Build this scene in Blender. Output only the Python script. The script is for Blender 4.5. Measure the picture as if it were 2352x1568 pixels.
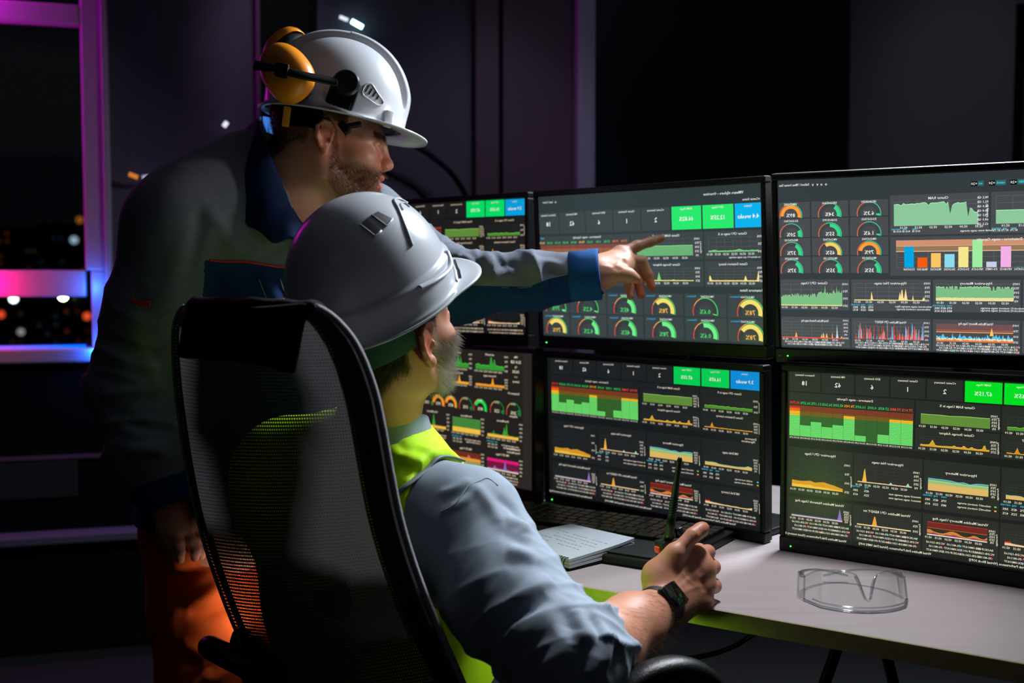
import bpy, bmesh, math, random
import numpy as np
from mathutils import Vector, Matrix

for o in list(bpy.data.objects): bpy.data.objects.remove(o)
SC = bpy.context.scene
COL = SC.collection
PI = math.pi
rnd = random.Random(7)

# ------------------------------------------------------------------ camera, world, lights, exposure
CAMZ = 1.23; FPX = 2500.0; PITCH = 0.0582
cam = bpy.data.cameras.new('camera'); camo = bpy.data.objects.new('camera', cam); COL.objects.link(camo)
camo.location = (0, 0, CAMZ); camo.rotation_euler = (PI/2 - PITCH, 0, 0)
cam.sensor_width = 36.0; cam.lens = FPX*36.0/2352.0; cam.clip_start = 0.05; cam.clip_end = 400
cam.dof.use_dof = True; cam.dof.focus_distance = 1.76; cam.dof.aperture_fstop = 3.2; cam.dof.aperture_blades = 7
SC.camera = camo
SC.view_settings.view_transform = 'Standard'; SC.view_settings.look = 'None'
SC.view_settings.exposure = 0.0; SC.view_settings.gamma = 1.0
SC.view_settings.use_curve_mapping = False

W = bpy.data.worlds.new('night'); SC.world = W; W.use_nodes = True
W.node_tree.nodes['Background'].inputs[0].default_value = (0.30, 0.42, 0.55, 1)
W.node_tree.nodes['Background'].inputs[1].default_value = 0.005

def aim(o, target):
    d = Vector(target) - o.location
    o.rotation_euler = d.to_track_quat('-Z', 'Y').to_euler()
def lamp(name, kind, loc, energy, color, size=0.1, target=None, spot=None, blend=0.5, size_y=None):
    l = bpy.data.lights.new(name, kind); l.energy = energy; l.color = color
    if kind == 'AREA':
        l.size = size
        if size_y: l.shape = 'RECTANGLE'; l.size_y = size_y
    else: l.shadow_soft_size = size
    if kind == 'SPOT': l.spot_size = spot; l.spot_blend = blend
    o = bpy.data.objects.new(name, l); COL.objects.link(o); o.location = [float(c) for c in loc]
    if target is not None: aim(o, target)
    return o
# the lamp over the desk (main light), above the top of the picture
lamp('ceiling_lamp_light', 'AREA', (1.20, 2.72, 2.60), 118.0, (0.84, 0.92, 1.0), 0.5, (0.55, 0.0, 1.2), size_y=0.35)
lamp('desk_fill_light', 'SPOT', (0.52, 1.92, 2.55), 165.0, (0.90, 0.94, 1.0), 0.10, (0.34, 1.62, 0.742), spot=0.62, blend=.8)  # extra spot added to brighten only desk, hand and notebook
lamp('face_fill_light', 'SPOT', (1.65, 2.0, 1.60), 55.0, (1.0, 0.94, 0.90), 0.12, (-0.22, 2.0, 1.46), spot=0.20, blend=.7)  # narrow fill added for the standing man's face, source unseen
# weak warm fill added behind the camera, no known lamp there
lamp('room_fill_light', 'AREA', (-0.9, -1.2, 2.7), 0.32, (1.0, 0.93, 0.88), 1.2, (-0.2, 2.0, 0.9))
# spots washing the back wall
lamp('wall_wash_light', 'SPOT', (-0.55, 3.0, 2.85), 11.0, (0.82, 0.80, 1.0), 0.06, (-0.86, 3.80, 1.95), spot=0.48, blend=1.0)
lamp('wall_wash_light', 'SPOT', (0.25, 2.95, 2.85), 16.0, (0.80, 0.76, 1.0), 0.10, (-0.15, 3.95, 1.25), spot=0.85, blend=1.0)
lamp('wall_wash_light', 'SPOT', (1.9, 3.2, 2.85), 9.0, (0.80, 0.86, 1.0), 0.10, (2.0, 4.5, 1.7), spot=1.1, blend=1.0)  # added to lift the dark right end of the wall
# added low spots: trousers, then green tint for desk edge and neck
lamp('trouser_fill_light', 'SPOT', (-0.36, 1.93, 0.60), 2.0, (1.0, 0.86, 0.72), 0.03, (-0.58, 2.0, 0.66), spot=1.3, blend=.8)  # small warm fill added behind the chair to brighten the trousers
lamp('green_bounce_light', 'SPOT', (0.0, 1.50, 0.70), 1.6, (0.42, 1.0, 0.04), 0.04, (0.20, 1.64, 0.735), spot=1.5, blend=.8)  # spot added in place of green bounce off the vest
lamp('green_neck_light', 'SPOT', (0.55, 1.0, 0.93), 11.0, (0.55, 1.0, 0.06), 0.04, (-0.160, 1.62, 1.065), spot=0.21, blend=1.0)  # unseen green spot added to tint neck, jaw and collar

# ------------------------------------------------------------------ small helpers
def lin(r, g=None, b=None):
    if g is None: r, g, b = r
    f = lambda c: (c/255.0/12.92 if c/255.0 <= 0.04045 else ((c/255.0+0.055)/1.055)**2.4)
    return (f(r), f(g), f(b))
CP, SP = math.cos(PITCH), math.sin(PITCH)
def ray(px, py):
    a = (px-1176.0)/FPX; b = -(py-784.0)/FPX
    return np.array([a, CP + b*SP, b*CP - SP])
CAM = np.array([0, 0, CAMZ])
def at(px, py, Y):
    r = ray(px, py); return CAM + r*(Y/r[1])
def on_z(px, py, z):
    r = ray(px, py); return CAM + r*((z-CAMZ)/r[2])
def to_px(P):
    P = np.asarray(P, float) - CAM
    fw = P[..., 1]*CP - P[..., 2]*SP; up = P[..., 1]*SP + P[..., 2]*CP
    return 1176 + FPX*P[..., 0]/fw, 784 - FPX*up/fw

def props(o, label=None, cat=None, group=None, kind=None):
    if label: o['label'] = label
    if cat: o['category'] = cat
    if group: o['group'] = group
    if kind: o['kind'] = kind
    return o
def empty(name, loc, label=None, cat=None, group=None, rotz=0):
    o = bpy.data.objects.new(name, None); COL.objects.link(o); o.location = [float(c) for c in loc]
    o.rotation_euler = (0, 0, rotz); o.empty_display_size = 0.05
    return props(o, label, cat, group)
def mesh_obj(name, V, F, mats, parent=None, smooth=True, mi=None, label=None, world=True, attrs=None):
    """one mesh object from vertex/face lists given in WORLD space (when world) and parented keeping place"""
    V = np.asarray(V, float)
    me = bpy.data.meshes.new(name)
    me.from_pydata([tuple(v) for v in V], [], [tuple(int(i) for i in f) for f in F]) if not isinstance(F, np.ndarray) else quick(me, V, F)
    if not isinstance(mats, (list, tuple)): mats = [mats]
    for m in mats: me.materials.append(m)
    if mi is not None: me.polygons.foreach_set('material_index', np.asarray(mi, np.int32))
    if smooth: me.polygons.foreach_set('use_smooth', np.ones(len(me.polygons), bool))
    if attrs:
        for k, a in attrs.items():
            a = np.asarray(a, np.float32)
            if a.ndim == 1:
                at_ = me.attributes.new(k, 'FLOAT', 'POINT'); at_.data.foreach_set('value', a)
            else:
                at_ = me.attributes.new(k, 'FLOAT_VECTOR', 'POINT'); at_.data.foreach_set('vector', a.ravel())
    me.update()
    o = bpy.data.objects.new(name, me); COL.objects.link(o)
    if parent is not None: attach(o, parent)
    if label: o['label'] = label
    return o
def quick(me, V, F):
    k = F.shape[1]
    me.vertices.add(len(V)); me.vertices.foreach_set('co', V.astype(np.float32).ravel())
    me.loops.add(F.size); me.loops.foreach_set('vertex_index', F.astype(np.int32).ravel())
    me.polygons.add(len(F)); me.polygons.foreach_set('loop_start', np.arange(0, F.size, k, dtype=np.int32))
    me.update(calc_edges=True)
def attach(o, parent):
    o.parent = parent
    bw = Matrix.Translation(parent.location) @ parent.rotation_euler.to_matrix().to_4x4() if parent.parent is None else world_m(parent)
    o.matrix_parent_inverse = bw.inverted()
def world_m(o):
    m = Matrix.Translation(o.location) @ o.rotation_euler.to_matrix().to_4x4()
    return (world_m(o.parent) @ o.matrix_parent_inverse @ m) if o.parent else m

class MB:
    """collects shapes into ONE mesh"""
    def __init__(s): s.V = []; s.F = []; s.M = []
    def add(s, V, F, m=0):
        b = sum(len(v) for v in s.V); s.V.append(np.asarray(V, float)); s.F += [tuple(int(i)+b for i in f) for f in F]; s.M += [m]*len(F)
    def box(s, c, size, R=None, m=0, bev=0.0):
        bm = bmesh.new(); bmesh.ops.create_cube(bm, size=1)
        for v in bm.verts: v.co = Vector((v.co.x*size[0], v.co.y*size[1], v.co.z*size[2]))
        if bev > 0: bmesh.ops.bevel(bm, geom=bm.edges[:], offset=bev, segments=2, affect='EDGES', profile=0.5)
        s.bm(bm, c, R, m)
    def bm(s, bm, c=(0, 0, 0), R=None, m=0):
        bm.verts.ensure_lookup_table()
        V = np.array([v.co[:] for v in bm.verts]); F = [[v.index for v in f.verts] for f in bm.faces]
        if R is not None: V = V @ np.asarray(R).T
        s.add(V+np.asarray(c), F, m); bm.free()
    def tube(s, pts, r, n=10, m=0, closed=False, caps=True, flat=1.0, up=None):
        P = np.asarray(pts, float); N = len(P)
        rr = np.broadcast_to(np.asarray(r, float), (N,))
        T = np.gradient(P, axis=0) if not closed else np.roll(P, -1, 0)-np.roll(P, 1, 0)
        T /= np.linalg.norm(T, axis=1)[:, None]+1e-12
        u = np.array(up if up is not None else (0, 0, 1.0)); 
        if abs(T[0]@u) > .95 and up is None: u = np.array([1.0, 0, 0])
        V = []
        a = u - T[0]*(u@T[0]); a /= np.linalg.norm(a)
        for i in range(N):
            if up is not None: a = u
            a = a - T[i]*(a@T[i]); a /= np.linalg.norm(a)+1e-12; b = np.cross(T[i], a)
            for k in range(n):
                t = 2*PI*k/n; V.append(P[i]+(a*math.cos(t)*flat+b*math.sin(t))*rr[i])
        F = []
        for i in range(N if closed else N-1):
            j = (i+1) % N
            for k in range(n): F.append((i*n+k, i*n+(k+1) % n, j*n+(k+1) % n, j*n+k))
        if caps and not closed:
            F.append(tuple(range(n-1, -1, -1))); F.append(tuple((N-1)*n+k for k in range(n)))
        s.add(V, F, m)
    def cyl(s, a, b, r, r2=None, n=24, m=0): s.tube([a, b], [r, r if r2 is None else r2], n, m)
    def lathe(s, prof, c, axis=(0, 0, 1), n=32, m=0):
        ax = np.asarray(axis, float); ax /= np.linalg.norm(ax)
        a = np.cross(ax, (0, 1, 0) if abs(ax[1]) < .9 else (1, 0, 0)); a /= np.linalg.norm(a); b = np.cross(ax, a)
        V = []; F = []
        for (r, h) in prof:
            for k in range(n):
                t = 2*PI*k/n; V.append(np.asarray(c)+ax*h+(a*math.cos(t)+b*math.sin(t))*r)
        for i in range(len(prof)-1):
            for k in range(n): F.append((i*n+k, i*n+(k+1) % n, (i+1)*n+(k+1) % n, (i+1)*n+k))
        F.append(tuple(range(n-1, -1, -1))); F.append(tuple((len(prof)-1)*n+k for k in range(n)))
        s.add(V, F, m)
    def grid(s, G, m=0, flip=False, closed_u=False):
        G = np.asarray(G, float); a, b = G.shape[:2]; F = []
        for i in range(a-1):
            for j in range(b if closed_u else b-1):
                k = (j+1) % b
                q = (i*b+j, i*b+k, (i+1)*b+k, (i+1)*b+j); F.append(q[::-1] if flip else q)
        s.add(G.reshape(-1, 3), F, m)
    def build(s, name, mats, parent=None, smooth=False, label=None, auto=None):
        V = np.concatenate(s.V); o = mesh_obj(name, V, s.F, mats, parent, smooth, s.M, label)
        if auto:
            o.data.polygons.foreach_set('use_smooth', np.ones(len(o.data.polygons), bool)); sharp(o, auto)
        return o
def sharp(o, ang):
    bm = bmesh.new(); bm.from_mesh(o.data)
    for e in bm.edges:
        e.smooth = not (len(e.link_faces) == 2 and e.calc_face_angle(0) > ang)
    bm.to_mesh(o.data); bm.free()
def spline(pts, n=40, closed=False):
    P = np.asarray(pts, float); N = len(P)
    out = []
    for q in np.linspace(0, N if closed else N-1, n, endpoint=not closed):
        i = min(int(q), N-1 if closed else N-2); t = q-i
        g = (lambda k: P[k % N]) if closed else (lambda k: P[min(max(k, 0), N-1)])
        a, b, c, d = g(i-1), g(i), g(i+1), g(i+2)
        out.append(.5*(2*b+(c-a)*t+(2*a-5*b+4*c-d)*t*t+(3*b-a-3*c+d)*t**3))
    return np.array(out)
def rotm(axes): return np.array(axes, float).T   # columns = axes

# ------------------------------------------------------------------ materials
def pmat(name, col, rough=.5, metal=0.0, noise=None, bump=None, spec=0.5, sheen=0.0, sss=None, coat=0.0, emit=None, alpha=None, coord='Object'):
    m = bpy.data.materials.new(name); m.use_nodes = True; nt = m.node_tree; b = nt.nodes['Principled BSDF']
    col = lin(col) if max(col) > 1.0 else tuple(col)
    b.inputs['Base Color'].default_value = (*col, 1); b.inputs['Roughness'].default_value = rough; b.inputs['Metallic'].default_value = metal
    b.inputs['Specular IOR Level'].default_value = spec
    if sheen: b.inputs['Sheen Weight'].default_value = sheen; b.inputs['Sheen Roughness'].default_value = .4
    if coat: b.inputs['Coat Weight'].default_value = coat; b.inputs['Coat Roughness'].default_value = .08
    if sss:
        b.inputs['Subsurface Weight'].default_value = sss[0]; b.inputs['Subsurface Radius'].default_value = sss[1]; b.inputs['Subsurface Scale'].default_value = sss[2]
    if emit:
        b.inputs['Emission Color'].default_value = (*emit[0], 1); b.inputs['Emission Strength'].default_value = emit[1]
    tc = nt.nodes.new('ShaderNodeTexCoord')
    if noise:
        n = nt.nodes.new('ShaderNodeTexNoise'); n.inputs['Scale'].default_value = noise[0]; n.inputs['Detail'].default_value = 5
        nt.links.new(tc.outputs[coord], n.inputs['Vector'])
        mx = nt.nodes.new('ShaderNodeMix'); mx.data_type = 'RGBA'
        nt.links.new(n.outputs['Fac'], mx.inputs['Factor'])
        k = noise[1]; mx.inputs[6].default_value = (*[c*(1-k) for c in col], 1); mx.inputs[7].default_value = (*[min(1, c*(1+k)) for c in col], 1)
        nt.links.new(mx.outputs[2], b.inputs['Base Color'])
    if bump:
        n = nt.nodes.new('ShaderNodeTexNoise'); n.inputs['Scale'].default_value = bump[0]; n.inputs['Detail'].default_value = 3
        nt.links.new(tc.outputs[coord], n.inputs['Vector'])
        bp = nt.nodes.new('ShaderNodeBump'); bp.inputs['Strength'].default_value = bump[1]; bp.inputs['Distance'].default_value = bump[2] if len(bump) > 2 else .002
        nt.links.new(n.outputs['Fac'], bp.inputs['Height']); nt.links.new(bp.outputs['Normal'], b.inputs['Normal'])
    return m
def emat(name, col, strength, sampled=True):
    m = bpy.data.materials.new(name); m.use_nodes = True; nt = m.node_tree; nt.nodes.clear()
    e = nt.nodes.new('ShaderNodeEmission'); e.inputs[0].default_value = (*(lin(col) if max(col) > 1 else col), 1); e.inputs[1].default_value = strength
    o = nt.nodes.new('ShaderNodeOutputMaterial'); nt.links.new(e.outputs[0], o.inputs[0])
    if not sampled: m.cycles.emission_sampling = 'NONE'
    return m
M = {}
M['black_plastic'] = pmat('black_plastic', (8, 10, 11), .42, spec=.3, noise=(60, .15), bump=(900, .08, .0004))
M['bezel'] = pmat('bezel_plastic', (7, 9, 9), .42, spec=.3, noise=(40, .15), bump=(1200, .05, .0003))
M['black_metal'] = pmat('black_metal', (10, 12, 14), .35, .6, noise=(50, .2))
M['black_cloth'] = pmat('black_cloth', (8, 10, 12), .9, noise=(80, .25), bump=(700, .4, .001), spec=.2)
M['white_metal'] = pmat('white_frame_paint', (150, 146, 156), .45, noise=(20, .05))
M['clear'] = None
# ------------------------------------------------------------------ dashboards: flat pictures shown by the screens, laid out in (u, v), v downwards
SW, SH = .527, .2965
TXT = bpy.data.curves.new('lettering', 'FONT'); TXT.resolution_u = 1; TXT.size = 1.0; TXT.offset = .016; TXT.align_x = 'CENTER'; TXT.align_y = 'CENTER'
TXO = bpy.data.objects.new('lettering', TXT); COL.objects.link(TXO)
_tc = {}
def glyphs(s):
    if s not in _tc:
        TXT.body = s; bpy.context.view_layer.update()
        dg = bpy.context.evaluated_depsgraph_get(); ev = TXO.evaluated_get(dg); me = ev.to_mesh()
        V = np.zeros(len(me.vertices)*3, np.float32); me.vertices.foreach_get('co', V); V = V.reshape(-1, 3)[:, :2].copy()
        F = [tuple(p.vertices) for p in me.polygons]; ev.to_mesh_clear()
        _tc[s] = (V, F)
    return _tc[s]
class Scr:
    def __init__(s, T=None): s.V = []; s.F = []; s.C = []; s.n = 0; s.T = T or (0, 1, 0, 1); s.k = 1.0
    def put(s, P, F, c, layer):
        P = np.asarray(P, float); u0, su, v0, sv = s.T
        Q = np.stack([u0+su*P[:, 0], v0+sv*P[:, 1], np.full(len(P), layer, float)], 1)
        s.V.append(Q); s.F += [tuple(i+s.n for i in f) for f in F]; s.n += len(P)
        c = lin(c); s.C.append(np.tile(np.array([*c, 1.0]), (len(P), 1)))
    def rect(s, a, b, c, d, col, layer=1): s.put([(a, b), (c, b), (c, d), (a, d)], [(0, 3, 2, 1)], col, layer)
    def poly(s, pts, col, layer=3): s.put(pts, [tuple(range(len(pts)))], col, layer)
    def area(s, a, c, base, ys, col, layer=3, line=None):
        n = len(ys); X = np.linspace(a, c, n)
        s.put([(x, y) for x, y in zip(X, ys)]+[(x, base) for x in X], [(i, i+n, i+n+1, i+1) for i in range(n-1)], col, layer)
        if line: s.line(list(zip(X, ys)), line, .0035, layer+1)
    def line(s, pts, col, w=.003, layer=4):
        P = np.asarray(pts, float); n = len(P)
        if abs(P[-1][0]-P[0][0]) < 1e-6: o = np.array([w*.56, 0])
        else: o = np.array([0, w])
        s.put(np.concatenate([P-o/2, P+o/2]), [(i, i+n, i+n+1, i+1) for i in range(n-1)], col, layer)
    def text(s, t, u, v, h, col=(225, 228, 222), layer=6, rot=False, wmax=None):
        """mirrored lettering as in the picture: h = cap height in v units"""
        V, F = glyphs(t)
        if not len(V): return
        k = h/.7; a = SW/SH
        X = -V[:, 0]*k/a; Y = -V[:, 1]*k
        if wmax and np.ptp(X) > wmax: X = X*wmax/np.ptp(X)
        if rot: X, Y = Y/a, -X*a
        s.put(np.stack([u+X/s.T[1]*1.0, v+Y], 1), F, col, layer)
    def gauge(s, u, v, r, frac, col, txt=None, ring=(60, 190, 100), red=.25, tcol=None, orange=True):
        a = SW/SH/1.0
        def arc(r0, r1, t0, t1, c, L, n=14):
            T = np.linspace(t0, t1, n); P = [(u-math.cos(t*PI)*-1*r1/a/s.T[1]*s.T[1], v-math.sin(t*PI)*r1) for t in T]+[(u+math.cos(t*PI)*r0/a, v-math.sin(t*PI)*r0) for t in T]
            s.put(P, [(i, i+1, i+n+1, i+n) for i in range(n-1)], c, L)
        # right end is zero (mirrored dial): thin threshold ring, thick value band
        arc(r*.93, r, -.08, .62, ring, 3)
        if orange: arc(r*.93, r, .62, .85, (235, 160, 70), 3); arc(r*.93, r, .85, 1.08, (225, 70, 50), 3)
        else: arc(r*.93, r, .62, 1.08, (225, 110, 70), 3)
        arc(r*.62, r*.88, -.08, 1.08, tuple(c*.9 for c in s.pan), 2)
        arc(r*.60, r*.90, -.08, -.08+1.16*frac, col, 4)
        if txt: s.text(txt, u, v-.0*r, r*.32, tcol or col)
    def ticks(s, a, c, v, n, h=.012, col=(215, 215, 205), names=('05:10', '05:15', '05:20', '05:25', '05:30', '05:35')):
        for i in range(n): s.text(names[i % len(names)], a+(c-a)*(i+.15)/n, v, h, col)
    def ylab(s, u, v0, v1, n, names=('100%', '75%', '50%', '25%', '0%'), h=.012, col=(215, 215, 205)):
        for i in range(n): s.text(names[i % len(names)], u, v0+(v1-v0)*i/(n-1), h, col)
    def gridl(s, a, b, c, d, nx, ny, col, layer=2):
        for i in range(nx+1): x = a+(c-a)*i/nx; s.line([(x, b), (x, d)], col, .002, layer)
        for i in range(ny+1): y = b+(d-b)*i/ny; s.line([(a, y), (c, y)], col, .002, layer)
    def legend(s, a, c, v, rows=3, cols=4, dv=.022, txt=(215, 215, 205)):
        cs = [(230, 60, 40), (60, 180, 190), (230, 170, 50), (90, 200, 110), (200, 40, 110), (60, 120, 220), (150, 90, 190)]
        nm = ('VC-DB-1201:65', 'FS-4811:03', 'ESX-VM014:77', 'BACKUP-091')
        for r in range(rows):
            for k in range(cols):
                x = a+(c-a)*(k+.5)/cols+.006*((r*3+k) % 3-1)
                s.text(nm[(r+k) % 4], x, v+dv*r, .011, txt); s.rect(x+(c-a)*.42/cols, v+dv*r-.005, x+(c-a)*.5/cols, v+dv*r+.005, cs[(r*cols+k) % 7], 6)
    def rows(s, a, v, n=3, dv=.024, du=.042, txt=(215, 215, 205), head=(40, 180, 210)):
        for i in range(n):
            s.text(('current', 'avg', 'max')[i % 3], a+du*i, v, .012, head)
            s.text(('38%', '45%', '97%')[i % 3], a+du*i, v+dv, .012, txt); s.text(('41%', '52%', '88%')[i % 3], a+du*i, v+2*dv, .012, txt)
    def build(s, name, fr, parent, strength):
        c, u, up, n = fr; V = np.concatenate(s.V); Cc = np.concatenate(s.C)
        P = c + np.outer((V[:, 0]-.5)*SW, u) + np.outer((.5-V[:, 1])*SH, up) + np.outer(.0004+V[:, 2]*.00012, n)
        inside = lambda f: all(-.002 < V[i, 0] < 1.002 and -.002 < V[i, 1] < 1.002 for i in f)
        F = [f for f in s.F if inside(f)]
        me = bpy.data.meshes.new(name); me.from_pydata([tuple(p) for p in P], [], F)
        ca = me.color_attributes.new('shown', 'FLOAT_COLOR', 'POINT'); ca.data.foreach_set('color', Cc.astype(np.float32).ravel())
        me.materials.append(SCREEN_MAT(strength)); me.update()
        o = bpy.data.objects.new(name, me); COL.objects.link(o); attach(o, parent); return o
_sm = {}
def SCREEN_MAT(k):
    if k not in _sm:
        m = bpy.data.materials.new('screen_picture'); m.use_nodes = True; nt = m.node_tree; b = nt.nodes['Principled BSDF']
        b.inputs['Base Color'].default_value = (.004, .004, .004, 1); b.inputs['Roughness'].default_value = .32; b.inputs['Specular IOR Level'].default_value = .35
        a = nt.nodes.new('ShaderNodeAttribute'); a.attribute_name = 'shown'
        nt.links.new(a.outputs['Color'], b.inputs['Emission Color']); b.inputs['Emission Strength'].default_value = k
        m.cycles.emission_sampling = 'FRONT'
        _sm[k] = m
    return _sm[k]
R8 = random.Random(3)
def wob(n, a, b, base, amp): return [base+amp*(R8.random()-.5) for _ in range(n)]
def spikes(n, base, sp, noise=.004):
    y = [base-R8.random()*noise for _ in range(n)]
    for pos, h, w in sp:
        for i in range(n):
            y[i] = min(y[i], base-h*max(0, 1-abs(i/(n-1)-pos)/w))
    return y

def dash_overview(T, bg, pan, tile_g, tile_b, txt=(214, 214, 204), vals=('18', '62', '6', '1', '2', '67.15%', '16.65%', '3.9 weeks'), k=1.0):
    s = Scr(T); s.pan = pan; G = (pan[0]+14, pan[1]+14, pan[2]+14)
    s.T = (0, 1, 0, 1); s.rect(0, 0, 1, 1, bg, 0); s.T = T
    D = lambda c: tuple(int(v*k) for v in c)
    titles = ('Datastore Summary', 'VM Summary', 'ESXi Summary', 'Cluster Summary', 'vCenter Summary', 'RAM Usage', 'CPU Usage', 'Uptime')
    for i in range(8):
        a, c = i/8+.002, (i+1)/8-.004
        s.rect(a, .004, c, .118, tile_g if i in (5, 6) else tile_b if i == 7 else pan)
        s.text(titles[i], (a+c)/2, .021, .011, txt, wmax=.066); s.text(vals[i], (a+c)/2, .07, .026 if i < 5 else .022, (232, 232, 226))
    P = lambda a, b, c, d: s.rect(a, b, c, d, pan)
    P(.002, .127, .460, .41); s.text('Datastores - usage Capacity', .25, .149, .013, txt)
    num = ('93.70%', '36.27%', '51.17%', '36.26%', '43.50%', '78.94%', '16.69%', '0.30%', '27.43%', '77.88%', '77.91%')
    for i in range(11):
        a = .004+i*.0412; c = a+.0405; f = float(num[i][:-1])/100; y0, y1 = .203, .386
        cc = (240, 50, 30) if f > .9 else (240, 150, 20) if 0.78 < f else (235, 80, 40) if f > .7 else (60, 200, 90)
        s.text(num[i], (a+c)/2, .188, .015, cc, wmax=.038)
        n = 22
        for j in range(n):
            q = (j+.5)/n; yb = y1-(y1-y0)*j/n; yt = y1-(y1-y0)*(j+1)/n+.0012
            on = q < f
            col = ((110, 225, 110) if q < .7 else (250, 190, 40) if q < .8 else (250, 110, 20) if q < .93 else (235, 40, 25)) if on else ((52, 104, 42) if q < .7 else (118, 94, 28) if q < .8 else (130, 60, 30))
            s.rect(a, yt, c, yb, D(col) if not on else col, 3)
        s.text('DS-%02d LUN' % (i+3), (a+c)/2, .397, .010, txt, wmax=.033)
    def pan2(a, b, c, d, title, base, top, ys, col, line=None, yn=5, layer=3, c1=None):
        P(a, b, c, d); s.text(title, (a+c)/2, b+.022, .013, txt); x0, x1 = a+.018, c-.032
        s.gridl(x0, top-.012, x1, base, 6, 4, G)
        if ys: s.area(x0, x1, base, ys, col, layer, line)
        s.ticks(x0, x1, base+.014, 6, col=txt); s.ylab(c-.019, top-.008, base, yn, col=txt); s.text('Percentage', c-.005, (top+base)/2, .010, txt, rot=True)
        return x0, x1
    pan2(.465, .127, .742, .272, 'Cluster RAM Usage in %', .255, .195, [.2, .201, .2, .203, .2, .199, .2, .2], D((96, 140, 56)), (150, 200, 100))
    pan2(.746, .127, 1.0, .272, 'Cluster CPU usage in %', .255, .195, spikes(30, .24, [], .006), D((80, 140, 50)), (120, 190, 70), 3)
    a, c = pan2(.465, .278, .742, .41, 'Cluster Storage Adapter', .380, .335, spikes(50, .374, [(.18, .034, .05), (.5, .012, .04), (.64, .016, .04), (.75, .012, .04), (.93, .035, .03)], .004), (214, 160, 40), (240, 190, 70), 4)
    a, c = pan2(.746, .278, 1.0, .41, 'Cluster Datastore Latency', .380, .335, spikes(50, .378, [(.16, .035, .035)], .003), (214, 140, 30), (240, 170, 50), 4)
    s.text('Datastores', .96, .424, .013, txt); s.text('Hypervisors', .95, .442, .014, txt)
    Ys = (.455, .735)
    P(.002, .455, .246, .735); P(.250, .455, .492, .735); P(.497, .455, .745, .735); P(.750, .455, 1, .735)
    def ch(a, c, base, top, title, tv, legend=True, yn=5):
        s.text(title, (a+c)/2, tv, .014, txt); s.gridl(a+.015, top, c-.035, base, 6, 5, G); s.ticks(a+.015, c-.035, base+.016, 6, col=txt)
        s.ylab(c-.020, top+.01, base, yn, col=txt); s.text('Percentage', c-.005, (top+base)/2+.02, .010, txt, rot=True)
        return a+.015, c-.035
    a, c = ch(.002, .246, .692, .525, 'Hypervisor CPU Usage', .488, yn=4)
    s.area(a, c, .692, [.652, .654, .655, .652, .648, .656, .651, .648, .655, .66, .668, .675], (214, 150, 40)); s.area(a, c, .692, [.672, .676, .674, .675, .672, .68, .678, .68, .68, .684, .685, .687], (238, 190, 70), 5)
    a, c = ch(.250, .492, .622, .525, 'Hypervisor Net usage', .500)
    s.area(a, c, .622, spikes(60, .617, [(.13, .09, .04)], .002), (240, 180, 60)); s.area(a, c, .622, spikes(60, .62, [(.62, .016, .04), (.93, .022, .04)], .001), (150, 215, 200), 5); s.line([(a, .619), (c, .619)], (230, 190, 150), .004, 6)
    s.rows(.258, .648, 2, du=.04, txt=txt); s.text('vmnic0 usage average max', .43, .672, .011, txt); s.text('vmnic1 usage average max', .43, .694, .011, txt); s.rect(.482, .668, .489, .676, (120, 200, 100), 6); s.rect(.482, .690, .489, .698, (235, 170, 60), 6)
    a, c = ch(.497, .745, .624, .548, 'Hypervisor Memory', .518)
    s.area(a, c, .624, [.556, .557, .557, .558, .560, .566, .562, .57, .562, .56, .561], (112, 160, 118), 3, (90, 190, 220)); s.area(a, c, .624, [.567, .568, .569, .57, .572, .571, .574, .574, .571, .572, .573], (154, 190, 120), 4, (170, 220, 160)); s.area(a, c, .624, [.584, .585, .586, .587, .587, .588, .588, .588, .588, .588, .589], (222, 182, 102), 6)
    s.rows(.512, .652, 3, du=.027, txt=txt); s.text('vmhost01 memory average', .665, .676, .011, txt); s.text('vmhost02 memory average', .665, .698, .011, txt); s.rect(.730, .672, .737, .680, (120, 200, 100), 6); s.rect(.730, .694, .737, .702, (235, 170, 60), 6)
    a, c = ch(.750, 1., .624, .545, 'VM Disk usage', .530)
    s.area(a, c, .624, [.603, .604, .602, .603, .61, .611, .611, .611, .612, .612, .61, .608, .6, .606], (222, 182, 102), 3, (120, 190, 150))
    s.rows(.765, .655, 3, du=.027, txt=txt); s.text('vmdisk read average', .93, .69, .011, txt); s.text('vmdisk write average', .93, .71, .011, txt); s.rect(.985, .686, .992, .694, (90, 190, 220), 6); s.rect(.985, .706, .992, .714, (235, 170, 60), 6)
    for k2, (a0, c0) in enumerate(((.002, .246), (.250, .492), (.497, .745), (.750, 1.0))): P(a0, .755, c0, .968)
    a, c = ch(.002, .246, .868, .80, 'Virtual Machine Network Usage Avg', .775)
    s.area(a, c, .872, [.858]*12, (40, 90, 140), 3); s.area(a, c, .872, spikes(60, .864, [(.95, .07, .045)], .001), (140, 110, 190), 4); s.line([(a, .866), (c, .866)], (222, 190, 160), .007, 6); s.legend(.03, .24, .905, txt=txt)
    a, c = ch(.250, .492, .868, .80, 'Virtual Machine CPU READY ms', .785, yn=3)
    s.area(a, c, .87, [.868]*17+[.855, .83, .812, .815, .84, .866]+[.868]*36, (235, 165, 50), 3); s.line([(a, .868), (c, .868)], (232, 200, 150), .007, 5); s.legend(.275, .485, .908, txt=txt)
    a, c = ch(.497, .745, .872, .80, 'Virtual Machine Memory Usage Avg', .780)
    s.rect(a, .80, c, .835, D((110, 38, 30)), 3); s.rect(a, .80, c, .803, (200, 40, 30), 4); s.rect(a, .832, c, .835, (200, 90, 30), 4)
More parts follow.
